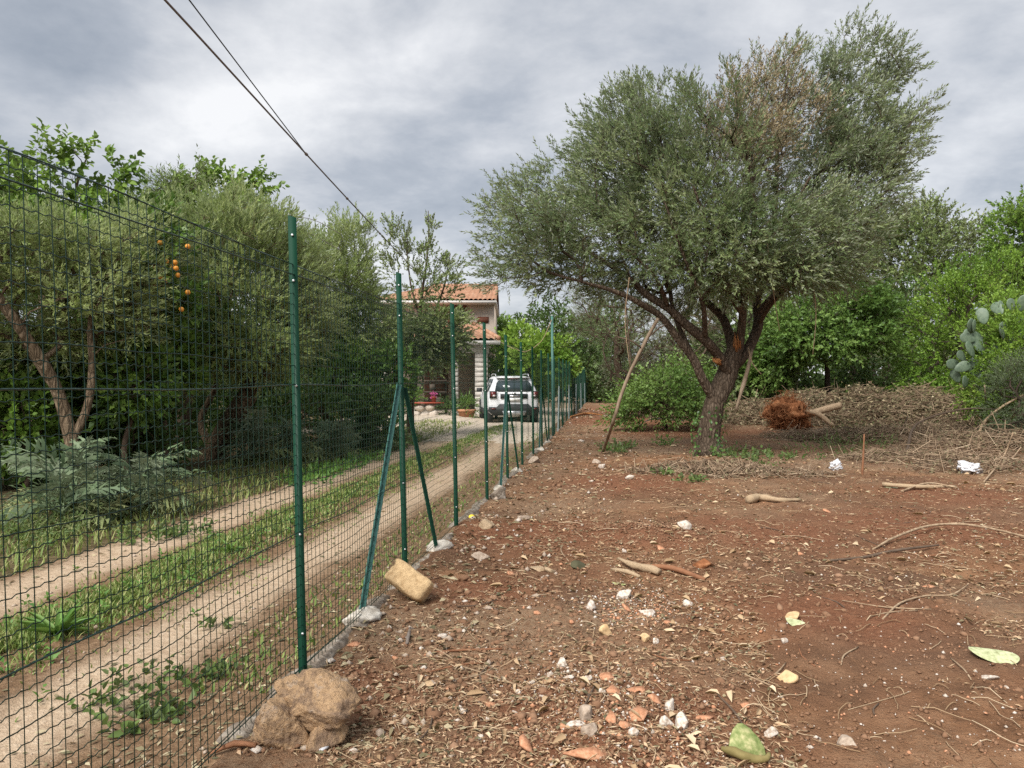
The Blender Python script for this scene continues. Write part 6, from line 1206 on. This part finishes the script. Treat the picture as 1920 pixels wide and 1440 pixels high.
def litter(n, ln, wd, matn, name, lab, lo=0, hi=1, p=1.5, dmax=28, clump=None, flat=.15, zup=.006, shp='rhomb'):
    x_, y_ = scat(int(n * 1.8), p, dmax); k = fbm2(x_, y_, .9, 3, 61) + r.uniform(-.25, .25, len(x_)) > .33; k &= ~((x_ > 1.0 + .25 * (y_ - 2.5)) & (y_ < 5.2) & (fbm2(x_, y_, 1.3, 2, 71) + r.uniform(-.1, .1, len(x_)) < .58)); x_, y_ = x_[k][:n], y_[k][:n]; n = len(x_)
    z_ = hgt(x_, y_) + zup * r.uniform(.5, 2, n); a = r.uniform(0, 6.28, n); D = np.stack([np.cos(a), np.sin(a), r.uniform(-flat, flat, n)], -1); Nn = nrm(np.stack([r.normal(size=n) * .5, r.normal(size=n) * .5, np.ones(n)], -1)); sc = 1 + y_ / 11
    V, F = leaf_geo(np.stack([x_, y_, z_], -1), D, Nn, ln * r.uniform(.3, 1.5, n) * sc, wd * r.uniform(.6, 1.5, n) * sc, shp, .3 if shp == 'rhomb' else .42, .06 if shp == 'rhomb' else .2); A = Acc(); A.add(V, F, np.repeat(np.clip(r.uniform(lo, hi, n), 0, 1), 4 if shp == 'rhomb' else 6)); stuff(A, name, lab, 'litter', matn)
litter(22000, .034, .0034, 'straw', 'straw_litter', 'broken dry straw strewn over the soil', 0, .9)
litter(11000, .022, .007, 'chips', 'wood_chip_litter', 'brown wood chips and husks over the soil', 0, 1)
litter(4500, .026, .010, 'brushleaf', 'dry_leaf_litter', 'withered leaves over the soil', 0, 1, 1.1)
litter(700, .05, .017, 'straw', 'husk_litter', 'pale dry husks and bark flakes over the soil', .1, 1, 1.3, 24, None, .3, .01, 'hex')
lumpV, lumpF = ico(0); x_, y_ = scat(5200, 1.5, 18); k = fbm2(x_, y_, 1.1, 3, 87) + r.uniform(-.08, .08, 5200) > .56; x_, y_ = x_[k], y_[k]; n = len(x_); A = Acc(); sz = (.006 + .022 * r.uniform(0, 1, n)**4) * (1 + y_ / 20); V = lumpV[None] * r.uniform(.5, 1.3, (n, 12, 1)) * (sz[:, None] * r.uniform(.7, 1.3, (n, 3)) * np.array([1, 1, .75]))[:, None] + np.stack([x_, y_, hgt(x_, y_) + sz * .05], -1)[:, None]
A.add(V.reshape(-1, 3), (lumpF[None] + np.arange(n)[:, None, None] * 12).reshape(-1, 3)); stuff(A, 'soil_lumps', 'bigger crumbly soil lumps over the yard', 'soil', 'clod')
def fence_strip(n, a, b): d = vpow(3.0, 40, 1.25)(r, n); return xf(d) + .06 + b * r.uniform(0, 1, n)**1.3 * (.5 + d / 14), d
for (n, ln, wd, mt, nm, lb) in ((4200, .036, .004, 'straw', 'straw_litter', 'dry straw caught along the foot of the fence'), (1300, .026, .009, 'chips', 'wood_chip_litter', 'brown chips and husks along the foot of the fence'), (700, .045, .016, 'brushleaf', 'dry_leaf_litter', 'withered leaves along the foot of the fence')):
    x_, y_ = fence_strip(n, 0, 1.1); a = r.uniform(0, 6.28, n); sc = 1 + y_ / 11
    V, F = leaf_geo(np.stack([x_, y_, hgt(x_, y_) + .008], -1), np.stack([np.cos(a), np.sin(a), r.uniform(-.2, .2, n)], -1), nrm(np.stack([r.normal(size=n) * .5, r.normal(size=n) * .5, np.ones(n)], -1)), ln * r.uniform(.3, 1.5, n) * sc, wd * r.uniform(.6, 1.5, n) * sc, 'rhomb', .3, .06); A = Acc(); A.add(V, F, np.repeat(r.uniform(0, 1, n), 4)); stuff(A, nm, lb, 'litter', mt)
n = 3200; x_, y_ = fence_strip(n, 0, 1.2); sz = (.004 + .022 * r.uniform(0, 1, n)**4) * (1 + y_ / 16); V = iV[None] * r.uniform(.6, 1.3, (n, 6, 1)) * (sz[:, None] * r.uniform(.6, 1.3, (n, 3)) * np.array([1, 1, .7]))[:, None] + np.stack([x_, y_, hgt(x_, y_) + sz * .2], -1)[:, None]
for (sel, mt, nm, lb) in ((slice(0, 2300), 'clod', 'soil_clods', 'soil crumbs along the foot of the fence'), (slice(2300, 2900), 'grey_stone', 'stone_chips', 'dusty stone chips along the foot of the fence'), (slice(2900, 3200), 'white_stone', 'stone_chips', 'pale stone chips along the foot of the fence')):
    q = V[sel]; A = Acc(); A.add(q.reshape(-1, 3), (iF[None] + np.arange(len(q))[:, None, None] * 6).reshape(-1, 3)); stuff(A, nm, lb, 'gravel', mt)
# fine curved rootlets
n = 520; x_, y_ = scat(n, 1.4, 18); A = Acc()
for i in range(n):
    ln = r.uniform(.05, .22) * (1 + y_[i] / 12); a = r.uniform(0, 6.28); c = r.uniform(-1.2, 1.2); t_ = np.linspace(0, 1, 6); X = x_[i] + np.cumsum(np.cos(a + c * t_)) * ln / 6; Y = y_[i] + np.cumsum(np.sin(a + c * t_)) * ln / 6
    V, F = tube(np.stack([X, Y, hgt(X, Y) + .006 + .01 * np.sin(t_ * 3.14)], -1), .0015 * (1 + y_[i] / 9), 3, False); A.add(V, F, r.uniform(.1, 1))
stuff(A, 'rootlet_litter', 'fine dry rootlets and stems over the soil', 'litter', 'straw')
# dry leaves and pebbles on the track side
n = 2600; v = vpow(2.4, 22, 1.5)(r, n); u = r.choice([-.35, -3.1], n) + r.normal(size=n) * .3; u = np.minimum(u, -.03); X = xf(v) + u; a = r.uniform(0, 6.28, n)
V, F = leaf_geo(np.stack([X, v, hgt(X, v) + .006], -1), np.stack([np.cos(a), np.sin(a), 0 * a], -1), nrm(np.stack([r.normal(size=n) * .5, r.normal(size=n) * .5, np.ones(n)], -1)), .035 * r.uniform(.4, 1.4, n) * (1 + v / 12), .012 * r.uniform(.5, 1.4, n) * (1 + v / 12)); A = Acc(); A.add(V, F, np.repeat(r.uniform(0, 1, n), 4)); stuff(A, 'verge_litter', 'dry leaves along the edges of the track', 'litter', 'brushleaf')
